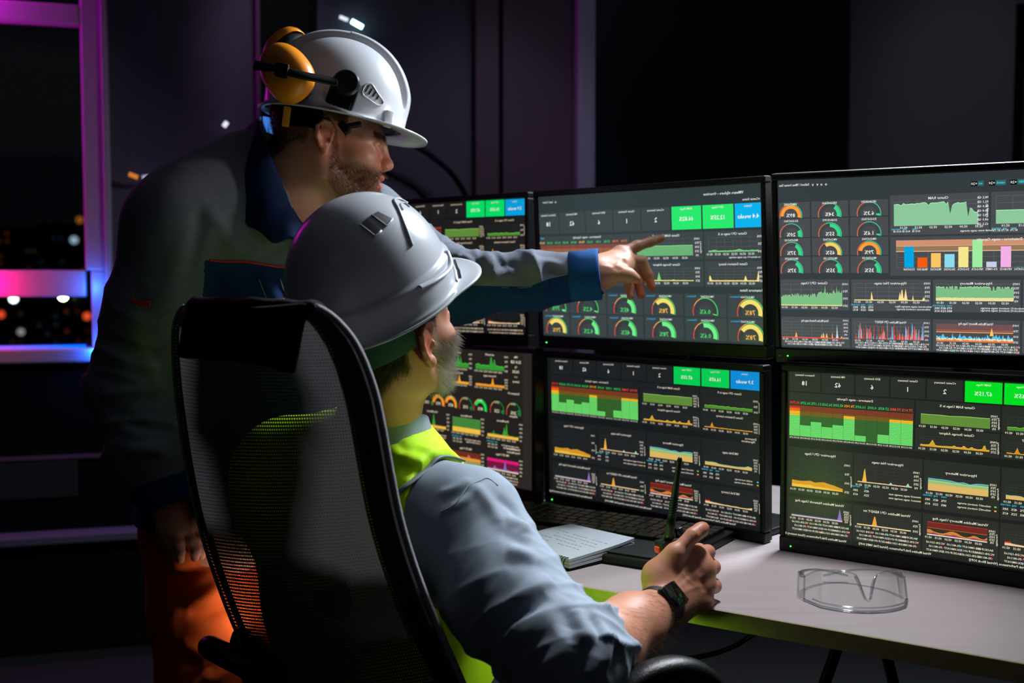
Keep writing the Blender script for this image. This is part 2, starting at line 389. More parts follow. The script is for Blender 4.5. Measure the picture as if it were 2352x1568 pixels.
    s.area(a, c, .872, [.842, .843, .852, .855, .858, .857, .85, .842, .84, .845, .853, .86, .862, .855, .847, .85, .858, .861, .848], (214, 130, 40), 5)
    s.area(a, c, .872, [.86, .862, .858, .862, .866, .865, .86, .863, .857, .86, .865, .866, .868, .864, .86, .862, .864, .866, .86], (140, 60, 110), 6); s.area(a, c, .875, [.869]*10, (232, 220, 200), 7); s.legend(.52, .735, .915, txt=txt)
    a, c = ch(.750, 1.0, .872, .80, 'VM Disk Latency', .785)
    s.area(a, c, .874, [.856, .86, .863, .864, .866, .867, .866, .868, .866, .868, .868, .866, .86], (232, 200, 150), 4); s.rect(a, .852, a+.02, .86, (190, 40, 30), 5); s.legend(.775, .985, .918, txt=txt)
    for x, wd in ((.10, 'Virtual Machine Disk Performance (Guest memory Swap)'), (.40, 'Virtual Machine Disk Performance (Virtual Disk VMFS IOPS)'), (.78, 'Virtual Machine Disk Performance (Virtual Block IOPS)')):
        s.text(wd, x, .982, .013, txt, wmax=.23)
    for x in (.245, .49, .745): s.line([(x, .968), (x, .998)], G, .002, 3)
    return s

def dash_live():       # middle upper screen
    bg, pan = (46, 58, 60), (60, 68, 70); tx = (222, 226, 224); s = Scr(); s.pan = pan; G = (84, 92, 94)
    s.rect(0, 0, 1, 1, bg, 0)
    s.text('VMware vSphere - Overview', .85, .05, .017, tx); s.text('vCenter Status', .96, .095, .014, tx); s.text('Last 1 hour', .05, .042, .014, tx); s.text('o', .09, .042, .02, tx)
    ed = (-.03, .104, .236, .369, .498, .631, .762, .893, 1.02); vals = ('18', '62', '6', '1', '2', '66.82%', '12.25%', '4.4 weeks')
    tt = ('Datastore Summary', 'VM Summary', 'ESXi Summary', 'Cluster Summary', 'vCenter Summary', 'RAM Usage', 'CPU Usage', 'Uptime')
    for i in range(8):
        a, c = max(0, ed[i]+.002), min(1, ed[i+1]-.004); s.rect(a, .118, c, .268, (38, 232, 108) if i in (5, 6) else (0, 176, 236) if i == 7 else pan)
        s.text(tt[i], (a+c)/2, .135, .013, tx, wmax=.075); s.text(vals[i], (a+c)/2, .20, .03 if i < 5 else .026, (240, 244, 242))
    s.rect(0, .285, .443, .45, pan); s.text('Datastores - usage Capacity', .24, .298, .015, tx); s.text('Link', .015, .298, .014, (60, 180, 220))
    s.rect(.005, .348, .43, .375, (128, 72, 62), 2); s.rect(.005, .375, .43, .408, (150, 96, 66), 2); s.rect(.005, .408, .43, .435, (112, 110, 58), 2); s.rect(.005, .435, .43, .45, (70, 120, 60), 2)
    for i in range(11):
        x = .012+i*.0405; s.text(('94.7%', '36.2%', '51.1%', '36.2%', '43.5%', '78.9%', '16.6%', '0.3%', '27.4%', '77.8%', '77.9%')[i], x+.0, .332, .015, (240, 190, 90) if i in (0, 5) else (240, 120, 40) if i > 8 else (70, 210, 110), wmax=.03)
        s.line([(x+.02, .348), (x+.02, .45)], (70, 60, 56), .002, 3)
    s.rect(.004, .408, .022, .45, (244, 214, 60), 4); s.rect(.183, .408, .225, .432, (250, 220, 80), 4); s.rect(.183, .432, .225, .45, (90, 220, 90), 4); s.rect(.09, .445, .15, .45, (80, 220, 100), 4)
    def panel(a, b, c, d, title): s.rect(a, b, c, d, pan); s.text(title, (a+c)/2, b+.02, .015, tx, wmax=(c-a)*.5)
    panel(.449, .285, .762, .462, 'Cluster RAM Usage in %'); s.gridl(.475, .325, .72, .435, 6, 4, G); s.area(.475, .72, .436, [.372, .371, .37, .371, .369, .37], (106, 176, 116), 3, (140, 226, 140)); s.ticks(.475, .72, .452, 6, .014, tx); s.ylab(.738, .33, .436, 5, h=.014, col=tx); s.text('Percentage', .753, .385, .012, tx, rot=True)
    panel(.768, .285, 1, .462, 'Cluster CPU usage in %'); s.gridl(.785, .325, .985, .415, 6, 3, G); s.area(.785, .985, .418, spikes(30, .412, [(.12, .008, .08), (.62, .01, .1)], .003), (112, 190, 116), 3, (140, 230, 150)); s.ticks(.785, .985, .432, 6, .014, tx); s.ylab(.992, .325, .418, 3, h=.014, col=tx); s.text('vc-cluster-01 cpu usage average', .93, .452, .012, tx)
    panel(.449, .475, .762, .638, 'Cluster Storage Adapter'); s.gridl(.475, .52, .72, .6, 6, 4, G); s.area(.475, .72, .6, spikes(60, .597, [(.39, .055, .035)], .003), (120, 214, 124), 3); s.area(.475, .72, .602, spikes(60, .598, [(.12, .012, .04), (.65, .006, .05)], .002), (250, 226, 110), 4); s.ticks(.475, .72, .617, 6, .014, tx); s.ylab(.738, .52, .6, 4, h=.014, col=tx)
    panel(.768, .475, 1, .638, 'Cluster Datastore latency'); s.gridl(.785, .52, .985, .6, 6, 4, G); s.area(.785, .985, .604, spikes(70, .597, [(.02, .035, .04), (.735, .035, .03), (.985, .06, .03)], .002), (244, 222, 130), 3); s.ticks(.785, .985, .617, 6, .014, tx); s.ylab(.99, .52, .6, 4, h=.014, col=tx)
    panel(.25, .475, .443, .638, 'Storage Path'); s.area(.3, .4, .6, spikes(30, .597, [(.3, .05, .3)], .003), (120, 214, 124), 3)
    s.text('Datastores Status', .955, .66, .016, tx)
    xs = (0, .14, .323, .496, .675, .855, 1.0)
    for r, (v0, v1) in enumerate(((.685, .832), (.840, .988))):
        for i in range(6):
            a, c = xs[i]+.004, xs[i+1]-.003; s.rect(a, v0, c, v1, pan); g = (i+r*6)
            s.text('Datastore', a+.030, v0+.016, .012, (40, 170, 220), wmax=.045); s.text('VM-DATA0%d' % (g % 7+1), (a+c)/2+.01, v0+.018, .013, tx, wmax=.055)
            yl = (0, 0, 0, 1, 0, 1, 1, 0, 0, 0, 0, 1)[g]; fr = (.05, .03, .4, .72, .02, .78, .74, .36, .38, .55, .56, .76)[g]
            s.gauge((a+c)/2+(.02 if i == 5 else 0), v1-.030, .094, fr, (244, 224, 110) if yl else (112, 240, 140), ('79%', '4.2%', '45%', '78%', '0.6%', '78%')[i], ring=(70, 210, 100), tcol=(240, 180, 80) if yl else (80, 210, 110))
    return s

def dash_ops():        # right upper screen
    bg, pan = (52, 60, 64), (74, 77, 80); tx = (228, 230, 228); s = Scr(); s.pan = pan; G = (98, 102, 104)
    s.rect(0, 0, 1, 1, bg, 0); s.text('Dashboard 1 / VMware Overview / Share', .055, .03, .014, tx, wmax=.1)
    for x in (.117, .132, .145, .160): s.text('oAv'[int(x*999) % 3], x, .032, .018, tx)
    for i, (x, w) in enumerate(((.605, .03), (.655, .042), (.715, .05), (.785, .05), (.85, .05))):
        s.rect(x-.006, .052, x+.012, .078, (12, 14, 16), 2); s.text('+20', x+.003, .065, .014, tx); s.rect(x+.013, .050, x+w, .078, (52, 100, 104), 2); s.text(('on', 'network', 'vSAN-DB01', 'cluster', 'hosts')[i], x+.013+(w-.013)/2, .064, .013, (80, 220, 220), wmax=w-.02)
    xs = (.0, .108, .2325, .357); vs = (.126, .2245, .338, .4475, .552)
    fr = ((.95, .34, .06), (.2, .5, .05), (.36, .65, .88), (.36, .3, .3)); cl = {0: (60, 214, 140), 1: (250, 206, 104), 2: (255, 158, 60)}
    kc = ((2, 0, 0), (0, 0, 0), (0, 1, 2), (0, 0, 0)); nm = (('VMSTORE', 'NFS-DATA04', 'NFS-BACKUP09'), ('DS-DATA01', 'DS-BACKUP03', 'DS-DATA02'), ('VM-DATA07-SAS', 'VM-DATA05', 'VM-DATA02'), ('VM-DATA08-SATA', 'VM-DATA11-SSD', 'VM-DATA09-SSD'))
    vv = (('89%', '34%', '6.3%'), ('20%', '55%', '1.6%'), ('37%', '65%', '79%'), ('37%', '35%', '35%'))
    for r in range(4):
        for i in range(3):
            a, c, b, d = xs[i]+.003, xs[i+1]-.003, vs[r]+.004, vs[r+1]-.003; s.rect(a, b, c, d, pan)
            m = (a+c)/2 - (.012 if i == 0 else 0); s.text(nm[r][i], m, b+.012, .0125, tx, wmax=.046); s.gauge(m, d-.014, .068, fr[r][i], cl[kc[r][i]], vv[r][i], ring=(60, 200, 150), tcol=(236, 236, 232), orange=False)
    P = lambda a, b, c, d, t: (s.rect(a, b, c, d, pan), s.text(t, (a+c)/2, b+.022, .014, tx, wmax=(c-a)*.4))
    P(.360, .112, .650, .335, 'Cluster RAM'); s.gridl(.372, .15, .62, .283, 6, 6, G)
    ys = [.165, .163, .162, .166, .17, .158, .164, .165, .164, .162, .163, .164, .16, .162, .16, .158, .157, .16, .174, .162, .16, .161, .161, .16, .158, .157, .156, .17, .158, .228, .18, .17, .166, .163, .167, .165, .166, .16, .245, .195, .2, .215, .22, .214]
    s.area(.372, .62, .284, ys, (140, 200, 156), 3, (176, 244, 186)); s.ticks(.395, .66, .295, 6, .013, tx); s.ylab(.633, .14, .283, 7, ('98.2 GB', '92.1 GB', '86.0 GB', '80.4 GB', '74.5 GB', '68.3 GB', '62.2 GB'), .012, tx); s.text('GB granted', .645, .21, .011, tx, rot=True)
    for i, x in enumerate((.378, .405, .435)): s.text(('current', 'avg', 'max')[i], x, .302, .011, (60, 210, 220)); s.text('86.02 GB', x+.004, .315, .011, tx, wmax=.024)
    s.text('cluster mem usage average', .617, .318, .011, tx); s.rect(.641, .314, .646, .321, (150, 220, 120), 6)
    P(.656, .112, 1, .335, 'Hosts'); s.gridl(.67, .135, .95, .283, 6, 4, G); s.area(.67, .95, .284, [.212, .212, .211, .213], (140, 200, 156), 3, (176, 244, 186)); s.ticks(.69, .97, .295, 6, .013, tx)
    for i, x in enumerate((.672, .695, .72)): s.text(('current', 'avg', 'max')[i], x, .308, .011, (60, 210, 220)); s.text('87.7%', x, .32, .011, tx)
    P(.360, .345, 1.0, .565, 'Datastores - usage Capacity'); s.gridl(.38, .37, .95, .52, 12, 5, G)
    s.rect(.378, .365, .95, .398, (206, 146, 112), 3); s.rect(.378, .398, .95, .428, (150, 120, 90), 3); s.line([(.378, .428), (.95, .428)], (240, 190, 150), .004, 4); s.line([(.378, .398), (.95, .398)], (240, 170, 130), .003, 4)
    for i, (h, c) in enumerate((( .118, (0, 166, 226)), (.055, (250, 90, 14)), (.08, (250, 196, 100)), (.074, (140, 220, 240)), (.113, (246, 230, 140)), (.15, (160, 236, 160)), (.03, (200, 206, 236)), (.113, (244, 176, 230)), (.004, (40, 120, 130)), (.06, (240, 200, 90)), (.09, (120, 210, 240)))):
        x = .403+i*.0402; s.rect(x, .519-h, x+.029, .519, c, 5); s.text(('DS-DATA04', 'VM-BACK09', 'VM-DATA05', 'SAS-DATA02', 'DS-DATA', 'NFS-DATA', 'DS-VMFS', 'NFS-BACK', 'DS-DATA1', 'DS-SSD', 'NFS-2')[i], x+.0145, .53, .0125, tx, wmax=.033)
    row = ((.002, .23), (.236, .483), (.489, .741), (.747, 1.0))
    for i, t in enumerate(('Cluster CPU Usage', 'Hypervisor Net usage', 'Hypervisor Memory', 'Hypervisor Disk')): P(row[i][0], .587, row[i][1], .769, t)
    for i, t in enumerate(('Virtual Machine Network usage Avg', 'Virtual Machine CPU READY', 'Virtual Machine Memory Usage Avg', 'VM Disk')): P(row[i][0], .812, row[i][1], .99, t)
    s.gridl(.003, .615, .207, .742, 6, 4, G); y = [.70-R8.random()*.03-.02*(i > 60)-.0*i for i in range(100)]; y[72] = .625; y[90] = .63
    s.area(.003, .207, .742, y, (124, 190, 134), 3, (170, 230, 170)); s.rect(.003, .738, .207, .744, (244, 224, 140), 6); s.ticks(.01, .21, .755, 6, .012, tx); s.ylab(.217, .615, .742, 4, h=.012, col=tx)
    s.gridl(.246, .61, .466, .707, 6, 4, G); s.area(.246, .466, .709, spikes(90, .704, [(.25, .06, .015), (.65, .05, .02), (.68, .08, .02), (.73, .065, .025), (.83, .034, .01), (.98, .02, .02)], .001), (250, 226, 150), 3); s.ticks(.25, .47, .718, 6, .012, tx); s.ylab(.472, .61, .707, 5, h=.012, col=tx); s.rows(.25, .733, 3, .016, .024, tx); s.text('vmhost-net usage average kbps', .43, .742, .011, tx); s.text('vmhost-net received average', .43, .757, .011, tx)
    s.gridl(.498, .612, .722, .706, 6, 4, G); s.area(.498, .722, .706, [.625+R8.random()*.008+(.022 if R8.random() > .8 else 0) for _ in range(90)], (124, 190, 134), 3, (176, 240, 176)); s.area(.498, .722, .706, wob(30, 0, 0, .688, .003), (236, 226, 160), 5); s.ticks(.505, .73, .718, 6, .012, tx); s.ylab(.729, .612, .706, 5, h=.012, col=tx); s.rows(.502, .733, 3, .016, .018, tx); s.text('vmhost-01 memory usage average', .69, .745, .011, tx); s.text('vmhost-02 memory usage average', .69, .758, .011, tx)
    s.gridl(.003, .84, .207, .935, 6, 5, G); s.area(.003, .207, .94, spikes(90, .936, [(.24, .04, .02), (.66, .03, .015), (.69, .045, .015), (.74, .035, .02), (.83, .04, .01), (.98, .015, .02)], .001), (250, 180, 110), 3); s.area(.003, .207, .94, spikes(90, .938, [(.91, .085, .015)], .001), (200, 230, 240), 4); s.rect(.003, .934, .207, .940, (236, 90, 60), 5); s.ticks(.01, .21, .948, 6, .011, tx); s.ylab(.217, .83, .935, 6, h=.011, col=tx); s.legend(.03, .2, .963, 2, 5, .014, tx)
    s.gridl(.246, .835, .462, .932, 6, 4, G)
    for i in range(110):
        x = .248+.213*R8.random(); h = (R8.random()**2.2)*.09+.008; c = ((226, 70, 44), (90, 190, 240), (170, 176, 214), (226, 70, 44), (236, 130, 110))[i % 5]; s.poly([(x-.0014, .934), (x+.0014, .934), (x+.0005, .934-h), (x-.0005, .934-h)], c, 3+.01*i)
    s.area(.38, .462, .934, wob(30, 0, 0, .91, .018), (226, 62, 30), 3); s.ticks(.25, .47, .945, 6, .011, tx); s.ylab(.470, .835, .932, 5, h=.011, col=tx); s.legend(.26, .47, .958, 3, 5, .014, tx)
    s.rect(.499, .836, .722, .886, (116, 82, 86), 3); s.line([(.499, .882), (.722, .882)], (240, 160, 90), .005, 4); s.line([(.499, .872), (.722, .872)], (200, 110, 60), .003, 4); s.area(.499, .722, .936, [.90+R8.random()*.02-(.014 if R8.random() > .85 else 0) for _ in range(80)], (90, 196, 236), 4); s.area(.499, .722, .936, [.912+R8.random()*.012 for _ in range(80)], (236, 230, 200), 5); s.area(.499, .722, .936, [.922+R8.random()*.008 for _ in range(80)], (240, 130, 60), 6); s.area(.655, .667, .90, [.9, .855, .9], (250, 200, 100), 6); s.ticks(.505, .73, .946, 6, .011, tx); s.ylab(.729, .84, .932, 4, h=.011, col=tx); s.legend(.51, .735, .960, 3, 5, .014, tx)
    return s

def dash_hosts():      # left lower screen
    bg, pan = (34, 32, 28), (40, 38, 34); tx = (222, 208, 182); s = Scr(); s.pan = pan
    s.rect(0, 0, 1, 1, (44, 38, 36), 0); s.rect(0, 0, .94, .93, bg, .5)
    for k, (a, c) in enumerate(((.28, .425), (.45, .605), (.65, .83))):
        s.text('esx-host0%d' % (k+1), (a+c)/2, -.0+.03, .016, tx); base = .145
        s.area(a, c, base, spikes(40, base-.028, [(.55, .085, .06), (.66, .06, .05), (.1, .015, .1)], .008), (52, 150, 50), 3, (90, 220, 80)); s.ticks(a, c, base+.014, 6, .014, tx); s.ylab(c+.012, .04, base, 4, h=.014, col=tx)
        s.text('Host net usage', (a+c)/2, .19, .016, tx); base = .272
        s.area(a, c, base, spikes(40, base-.016, [(.6, .065, .05)], .003), (240, 170, 40) if k != 2 else (236, 150, 40), 3); s.ticks(a, c, base+.012, 6, .013, tx); s.ylab(c+.012, .21, base, 4, h=.013, col=tx)
    for i, t in enumerate(('VMs', '32.4 GiB', 'Up', '14.3%', 'o o', 'Latency')): s.text(t, .90, .035+i*.036, .022 if i in (1, 3) else .016, tx)
    for k, x in enumerate((.32, .40, .485, .585, .68, .785, .885)):
        s.text('CPU%d' % k, x, .385, .015, tx, wmax=.04); c = ((30, 130, 60), (250, 150, 30), (250, 150, 30), (26, 120, 56), (20, 220, 80), (26, 120, 56), (26, 120, 56))[k] if k else (30, 130, 60)
        f = (.1, .9, .85, .1, .8, .12, .2)[k]; s.gauge(x, .45, .078, f, c, '%d%%' % (f*100), ring=(26, 140, 64), tcol=tx)
    s.text('Datastore IO', .885, .305, .016, tx); s.text('Adapters', .885, .475, .016, tx)
    for k, (a, c) in enumerate(((.262, .452), (.497, .68), (.725, .915))):
        s.text('Host Memory', (a+c)/2, .52, .016, tx); b = .65
        if k == 1: s.area(a, c, b, [.54]*6, (66, 130, 54), 3, (90, 160, 70)); s.area(a, c, b, [.612]*6, (236, 190, 70), 5)
        else: s.area(a, c, b-.02, spikes(50, .63, [(.55, .10 if k == 0 else .07, .06), (.62, .06*k, .04), (.2, .02*k, .03)], .012 if k else .004), (60, 150, 50), 3); s.area(a, c, b, [b-.022]*8, (240, 180, 70), 5)
        s.ticks(a, c, b+.012, 6, .013, tx); s.ylab(c+.014, .53, b, 5, h=.013, col=tx); s.rows(a+.01, b+.034, 3, .022, .022, tx); s.text('mem usage average host', c-.05, b+.05, .013, tx); s.text('mem active average', c-.05, b+.068, .013, tx); s.rect(c-.006, b+.065, c, b+.073, (236, 130, 60), 6)
    for k, (a, c) in enumerate(((.262, .452), (.489, .68), (.722, .915))):
        s.text('VM CPU Usage', (a+c)/2, .775, .016, tx); b = .91
        if k == 0: s.area(a, c, b, spikes(40, .89, [(.6, .06, .05)], .01), (60, 110, 190), 3)
        elif k == 1: s.rect(a, .80, c, .845, (110, 44, 30), 3); s.rect(a, .845, c, .865, (236, 150, 40), 3); s.rect(a, .865, c, .905, (150, 150, 90), 3); s.area(a, c, .845, spikes(40, .844, [(.6, .03, .06)], .002), (190, 110, 90), 4)
        else: s.rect(a, .812, c, .835, (222, 26, 120), 3); s.rect(a, .835, c, .893, (112, 24, 60), 3); s.area(a, c, .893, spikes(40, .89, [(.58, .08, .05), (.25, .03, .06)], .01), (120, 110, 180), 4); s.line([(a, .895), (c, .895)], (230, 200, 170), .01, 5)
        s.ticks(a, c, b+.006, 6, .013, tx); s.ylab(c+.014, .80, b, 5, h=.013, col=tx); s.legend(a, c, b+.028, 3, 4, .022, tx)
    for v in (.72, .745): s.text('Virtual Machines', .885, v, .015, tx)
    return s
# ------------------------------------------------------------------ the room
DZ = .742                                   # desk top height
w0 = on_z(0, 1505, 0); w1 = on_z(345, 1475, 0); WD = (w1-w0)/np.linalg.norm(w1-w0); WN = np.array([WD[1], -WD[0], 0.0])
if WN[1] > 0: WN = -WN
def wall_s(px, py):                         # picture point -> (s along the back wall, z)
    r = ray(px, py); t = ((w0-CAM)@WN)/(r@WN); p = CAM+r*t; return (p-w0)@WD, p[2]
def wall_p(s, z, off=0.0): return w0+WD*s+np.array([0, 0, z])+WN*off
RW = rotm([WD, WN, (0, 0, 1)])
M['wall'] = pmat('wall_paint', (86, 78, 98), .7, noise=(3, .08), bump=(180, .1, .001))
M['wall_dark'] = pmat('dark_panel', (8, 11, 14), .7, noise=(4, .2), spec=.12)
M['maroon'] = pmat('aubergine_profile', (92, 66, 88), .6, noise=(5, .12))
M['lavender'] = pmat('pale_profile', (176, 164, 196), .5, noise=(6, .06))
M['nightglass'] = pmat('black_glass', (12, 30, 38), .35, spec=.2, noise=(1.6, .5))
M['floor'] = pmat('floor_vinyl', (31, 34, 36), .55, noise=(4, .1), bump=(120, .1, .001))
M['ceil'] = pmat('ceiling_paint', (90, 92, 100), .8, noise=(3, .05))
def wbox(mb, s0, s1, z0, z1, o0, o1, m=0, bev=0.0):
    mb.box(wall_p((s0+s1)/2, (z0+z1)/2, (o0+o1)/2), (s1-s0, o1-o0, z1-z0), RW, m, bev)
def struct(name, mb, mats, label=None, **k):
    o = mb.build(name, mats, **k); o['kind'] = 'structure'
    if label: o['label'] = label
    return o
H = 2.9
sR = wall_s(245, 300)[0]; sL = -1.0; zS = wall_s(60, 797)[1]; zTop = 2.78
mb = MB(); wbox(mb, sR, 6.5, 0, H, -.12, 0); wbox(mb, sL-1, sR, 0, zS, -.12, 0); wbox(mb, sL-1, sR, zTop, H, -.12, 0); wbox(mb, sL-1, sL, zS, zTop, -.12, 0)
struct('wall_back', mb, M['wall'], 'dim purple-grey back wall behind the standing man')
mb = MB(); mb.add([(-6, -4, 0), (6, -4, 0), (6, 6, 0), (-6, 6, 0)], [(0, 1, 2, 3)]); struct('floor', mb, M['floor'], 'dark blue-grey floor')
mb = MB(); mb.add([(-6, -4, H), (6, -4, H), (6, 6, H), (-6, 6, H)], [(3, 2, 1, 0)]); struct('ceiling', mb, M['ceil'])
# dark skirting of the window bay: black wall panel, pale ledge, low plinth
zl = wall_s(150, 1213)[1]; zl2 = wall_s(150, 1232)[1]
mb = MB(); wbox(mb, sL-1, sR+.75, zl+.003, zS-.03, .0, .02); struct('wall_left', mb, M['wall_dark'], 'black wall panel under the window')
mb = MB(); wbox(mb, sL-1, sR+.75, .10, zl2-.002, .0, .08); struct('trim_5', mb, M['wall_dark'], 'black low cabinet front under the pale ledge')
mb = MB(); wbox(mb, sL-1, sR+.75, zl2, zl, .0, .11, 0, .004); struct('trim_1', mb, pmat('ledge_paint', (92, 86, 108), .5, noise=(6, .06)), 'pale ledge strip along the wall under the window')
mb = MB(); wbox(mb, sL-1, sR+.75, wall_s(100, 1052)[1], wall_s(100, 1044)[1], .02, .034); struct('trim_6', mb, M['maroon'], 'thin purple line across the black panel')
mb = MB(); wbox(mb, sL-1, wall_s(180, 1100)[0], wall_s(100, 1140)[1], wall_s(100, 1056)[1], .02, .03, 0, .003); struct('trim_7', mb, pmat('grey_panel', (30, 35, 38), .6, noise=(5, .1)), 'dark grey panel set into the black wall')
# window frame: one structure, panes and rails as its parts
win = empty('window_1', wall_p(sR-.3, zS), 'white window frame lit magenta and blue, night city behind'); win['kind'] = 'structure'; win.rotation_euler = (0, 0, 0)
j0 = wall_s(190, 300)[0]; j1 = wall_s(212, 740)[0]; zm0 = wall_s(90, 682)[1]; zm1 = wall_s(90, 620)[1]; zt0 = wall_s(90, 55)[1]; zt1 = wall_s(90, 8)[1]
mb = MB(); wbox(mb, j0, sR-.012, zm1-.001, zTop, -.05, .02, 0, .006); wbox(mb, j1, sR-.012, zS-.02, zm1, -.05, .02, 0, .006); mb.build('frame_jamb', M['white_metal'], win)
mb = MB(); wbox(mb, sR-.012, sR+.010, zS-.02, zTop, -.04, .032, 0, .004); mb.build('frame_casing', M['white_metal'], win)
mb = MB(); wbox(mb, sL, j0, zm0, zm1, -.05, .02, 0, .006); mb.build('frame_rail', M['white_metal'], win)
mb = MB(); wbox(mb, sL, j0, zt0, zt1, -.05, .02, 0, .006); mb.build('frame_rail', M['white_metal'], win)
mb = MB(); wbox(mb, sL, sR, zS-.05, zS-.004, -.05, .05, 0, .006); mb.build('sill', M['white_metal'], win)
def glassmat(name, tint, refl):
    m = bpy.data.materials.new(name); m.use_nodes = True; nt = m.node_tree; nt.nodes.clear()
    t = nt.nodes.new('ShaderNodeBsdfTransparent'); t.inputs[0].default_value = (*tint, 1); g = nt.nodes.new('ShaderNodeBsdfGlossy'); g.inputs['Roughness'].default_value = .05
    f = nt.nodes.new('ShaderNodeFresnel'); f.inputs[0].default_value = refl; mx = nt.nodes.new('ShaderNodeMixShader'); o = nt.nodes.new('ShaderNodeOutputMaterial')
    nt.links.new(f.outputs[0], mx.inputs[0]); nt.links.new(t.outputs[0], mx.inputs[1]); nt.links.new(g.outputs[0], mx.inputs[2]); nt.links.new(mx.outputs[0], o.inputs[0]); return m
M['pane'] = glassmat('window_glass', (.8, .85, .9), 1.3)
for (a, b, c, d) in ((sL, j0, zm1, zt0), (sL, j1, zS, zm0), (sL, j0, zt1, zTop)):
    mb = MB(); wbox(mb, a, b, c, d, -.026, -.02); mb.build('pane', M['pane'], win)
# coloured lamps of the window bay, tucked in beside the deep casing
lamp('window_magenta_light', 'AREA', wall_p(-.16, 1.95, .075), 5.5, (0.70, 0.0, 0.70), .05, wall_p(sR, 1.75, .02), size_y=.9)
_p = wall_s(222, 800); lamp('window_blue_light', 'POINT', wall_p(_p[0], _p[1], .07), 1.2, (0.01, 0.12, 1.0), .02)
_p = wall_s(250, 640); lamp('window_blue_light', 'POINT', wall_p(sR-.05, _p[1]-.03, .07), .8, (0.03, 0.16, 1.0), .015)
_p = wall_s(-70, 650); lamp('window_red_light', 'POINT', wall_p(_p[0]+.06, _p[1], .10), 2.2, (1.0, 0.0, 0.20), .02)
# LED strip lying on the sill: glows red at the left end, blue at the right
mb = MB(); n = 16
for i in range(n): wbox(mb, sL+.7+(j1-sL-.72)*i/n, sL+.7+(j1-sL-.72)*(i+1)/n, zS-.004, zS+.006, .018, .03, i)
led = []
for i in range(n):
    t = i/(n-1); led.append(emat('led', ((1-t)**2*1.0+.0, .10*t, .15*(1-t)+t), 2.2))
o = mb.build('led_strip', led); props(o, 'glowing strip light on the window sill, red to blue', 'light strip')
# vertical panels and profiles of the back wall
def panel(name, x0, x1, y, th, mat, label, z0=0, z1=H, o0=0):
    mb = MB(); wbox(mb, wall_s(x0, y)[0], wall_s(x1, y)[0], z0, z1, o0, th, 0, .003); return struct(name, mb, mat, label)
panel('trim_2', 598, 726, 200, .06, M['wall_dark'], 'black upright panel behind the earmuffs')
panel('trim_3', 588, 597, 200, .075, M['maroon'], 'thin purple edge beside the black upright panel')
panel('trim_4', 1085, 1138, 200, .05, M['maroon'], 'purple upright profile left of the groove')
panel('trim_8', 1138, 1147, 200, .03, M['wall_dark'], 'black groove between the purple profiles')
panel('trim_9', 1147, 1306, 200, .05, M['maroon'], 'wide aubergine panel left of the pale upright strip')
panel('trim_10', 1307, 1346, 200, .10, M['lavender'], 'pale lavender upright strip left of the black glass')
panel('window_2', 1347, 1934, 200, .05, M['nightglass'], 'black glass panel above the middle monitors')
panel('trim_12', 1934, 2700, 200, .06, pmat('grey_wall_panel', (104, 104, 112), .7, noise=(3, .08)), 'grey wall panel at the right above the monitors')
bz = wall_s(2320, 20)[1]
bd = empty('notice_board', wall_p(wall_s(2400, 200)[0], 1.5, .06), 'dark framed board on the grey wall at the right edge', 'board')
mb = MB(); a, b = wall_s(2305, 200)[0], wall_s(2318, 200)[0]; wbox(mb, a, b, 1.0, bz, .06, .085); wbox(mb, a, a+.9, bz-.03, bz, .06, .085); wbox(mb, a+.9-.03, a+.9, 1.0, bz, .06, .085); wbox(mb, a, a+.9, 1.0, 1.03, .06, .085); mb.build('frame', M['black_metal'], bd)
mb = MB(); wbox(mb, b, a+.88, 1.02, bz-.02, .06, .066); mb.build('board_panel', pmat('board_face', (60, 64, 72), .5, noise=(5, .1)), bd)
mb = MB(); c = wall_s(2342, 92); mb.lathe([(.0, .0), (.02, .0), (.02, .008), (.012, .012)], wall_p(c[0], c[1], .066), WN, 16); mb.build('magnet', pmat('orange_magnet', (190, 90, 10), .5), bd, smooth=True)
# glowing capsules: lamps over the hat, stand-ins for glass reflections by the shoulder
def capsule_glow(pts, r, off, col, k, label, cat, group=None):
    mb = MB(); P = [wall_p(*wall_s(*p), off) for p in pts]; mb.tube(spline(P, 8), r, 10)
    o = mb.build('wall_glow', emat('spot_glow', col, k), smooth=True); props(o, label, cat, group); return o
capsule_glow([(776, 46), (795, 54)], .006, .05, (200, 205, 225), 1.6, 'small dim lamp at the upper left of the bright one above the hat', 'lamp')
capsule_glow([(803, 56), (828, 70)], .008, .05, (190, 255, 250), 6.0, 'bright teal-white lamp just above the standing man\'s hard hat', 'lamp')
capsule_glow([(513, 287), (521, 293)], .010, .05, (200, 200, 220), 1.5, 'small pale oval lamp above the standing man\'s shoulder', 'lamp')
capsule_glow([(298, 402), (318, 410)], .007, .04, (220, 130, 50), .9, 'small orange lamp left of the standing man\'s shoulder', 'lamp')
capsule_glow([(328, 410), (345, 408)], .007, .04, (190, 190, 225), .7, 'small lavender lamp touching the standing man\'s shoulder outline', 'lamp')
# two arched black tubes against the wall
for pts, lab in ((((-40+880, 322), (905, 328), (960, 352), (1010, 390), (1040, 425), (1062, 470), (1075, 540)), 'outer of two arched black hoops behind the standing man\'s face'),
                 (((840, 380), (880, 400), (925, 425), (955, 448), (985, 490), (1000, 540)), 'inner of two arched black hoops behind the standing man\'s face')):
    P = [wall_p(*wall_s(*p), .09) for p in pts]; mb = MB(); mb.tube(spline(P, 40), .010 if 'outer' in lab else .008, 10); e = P[-1]; mb.tube([e, e*[1, 1, 0]+[0, 0, .02]], .009, 10)
    o = mb.build('hoop', M['black_metal'], smooth=True); props(o, lab, 'hoop', None)
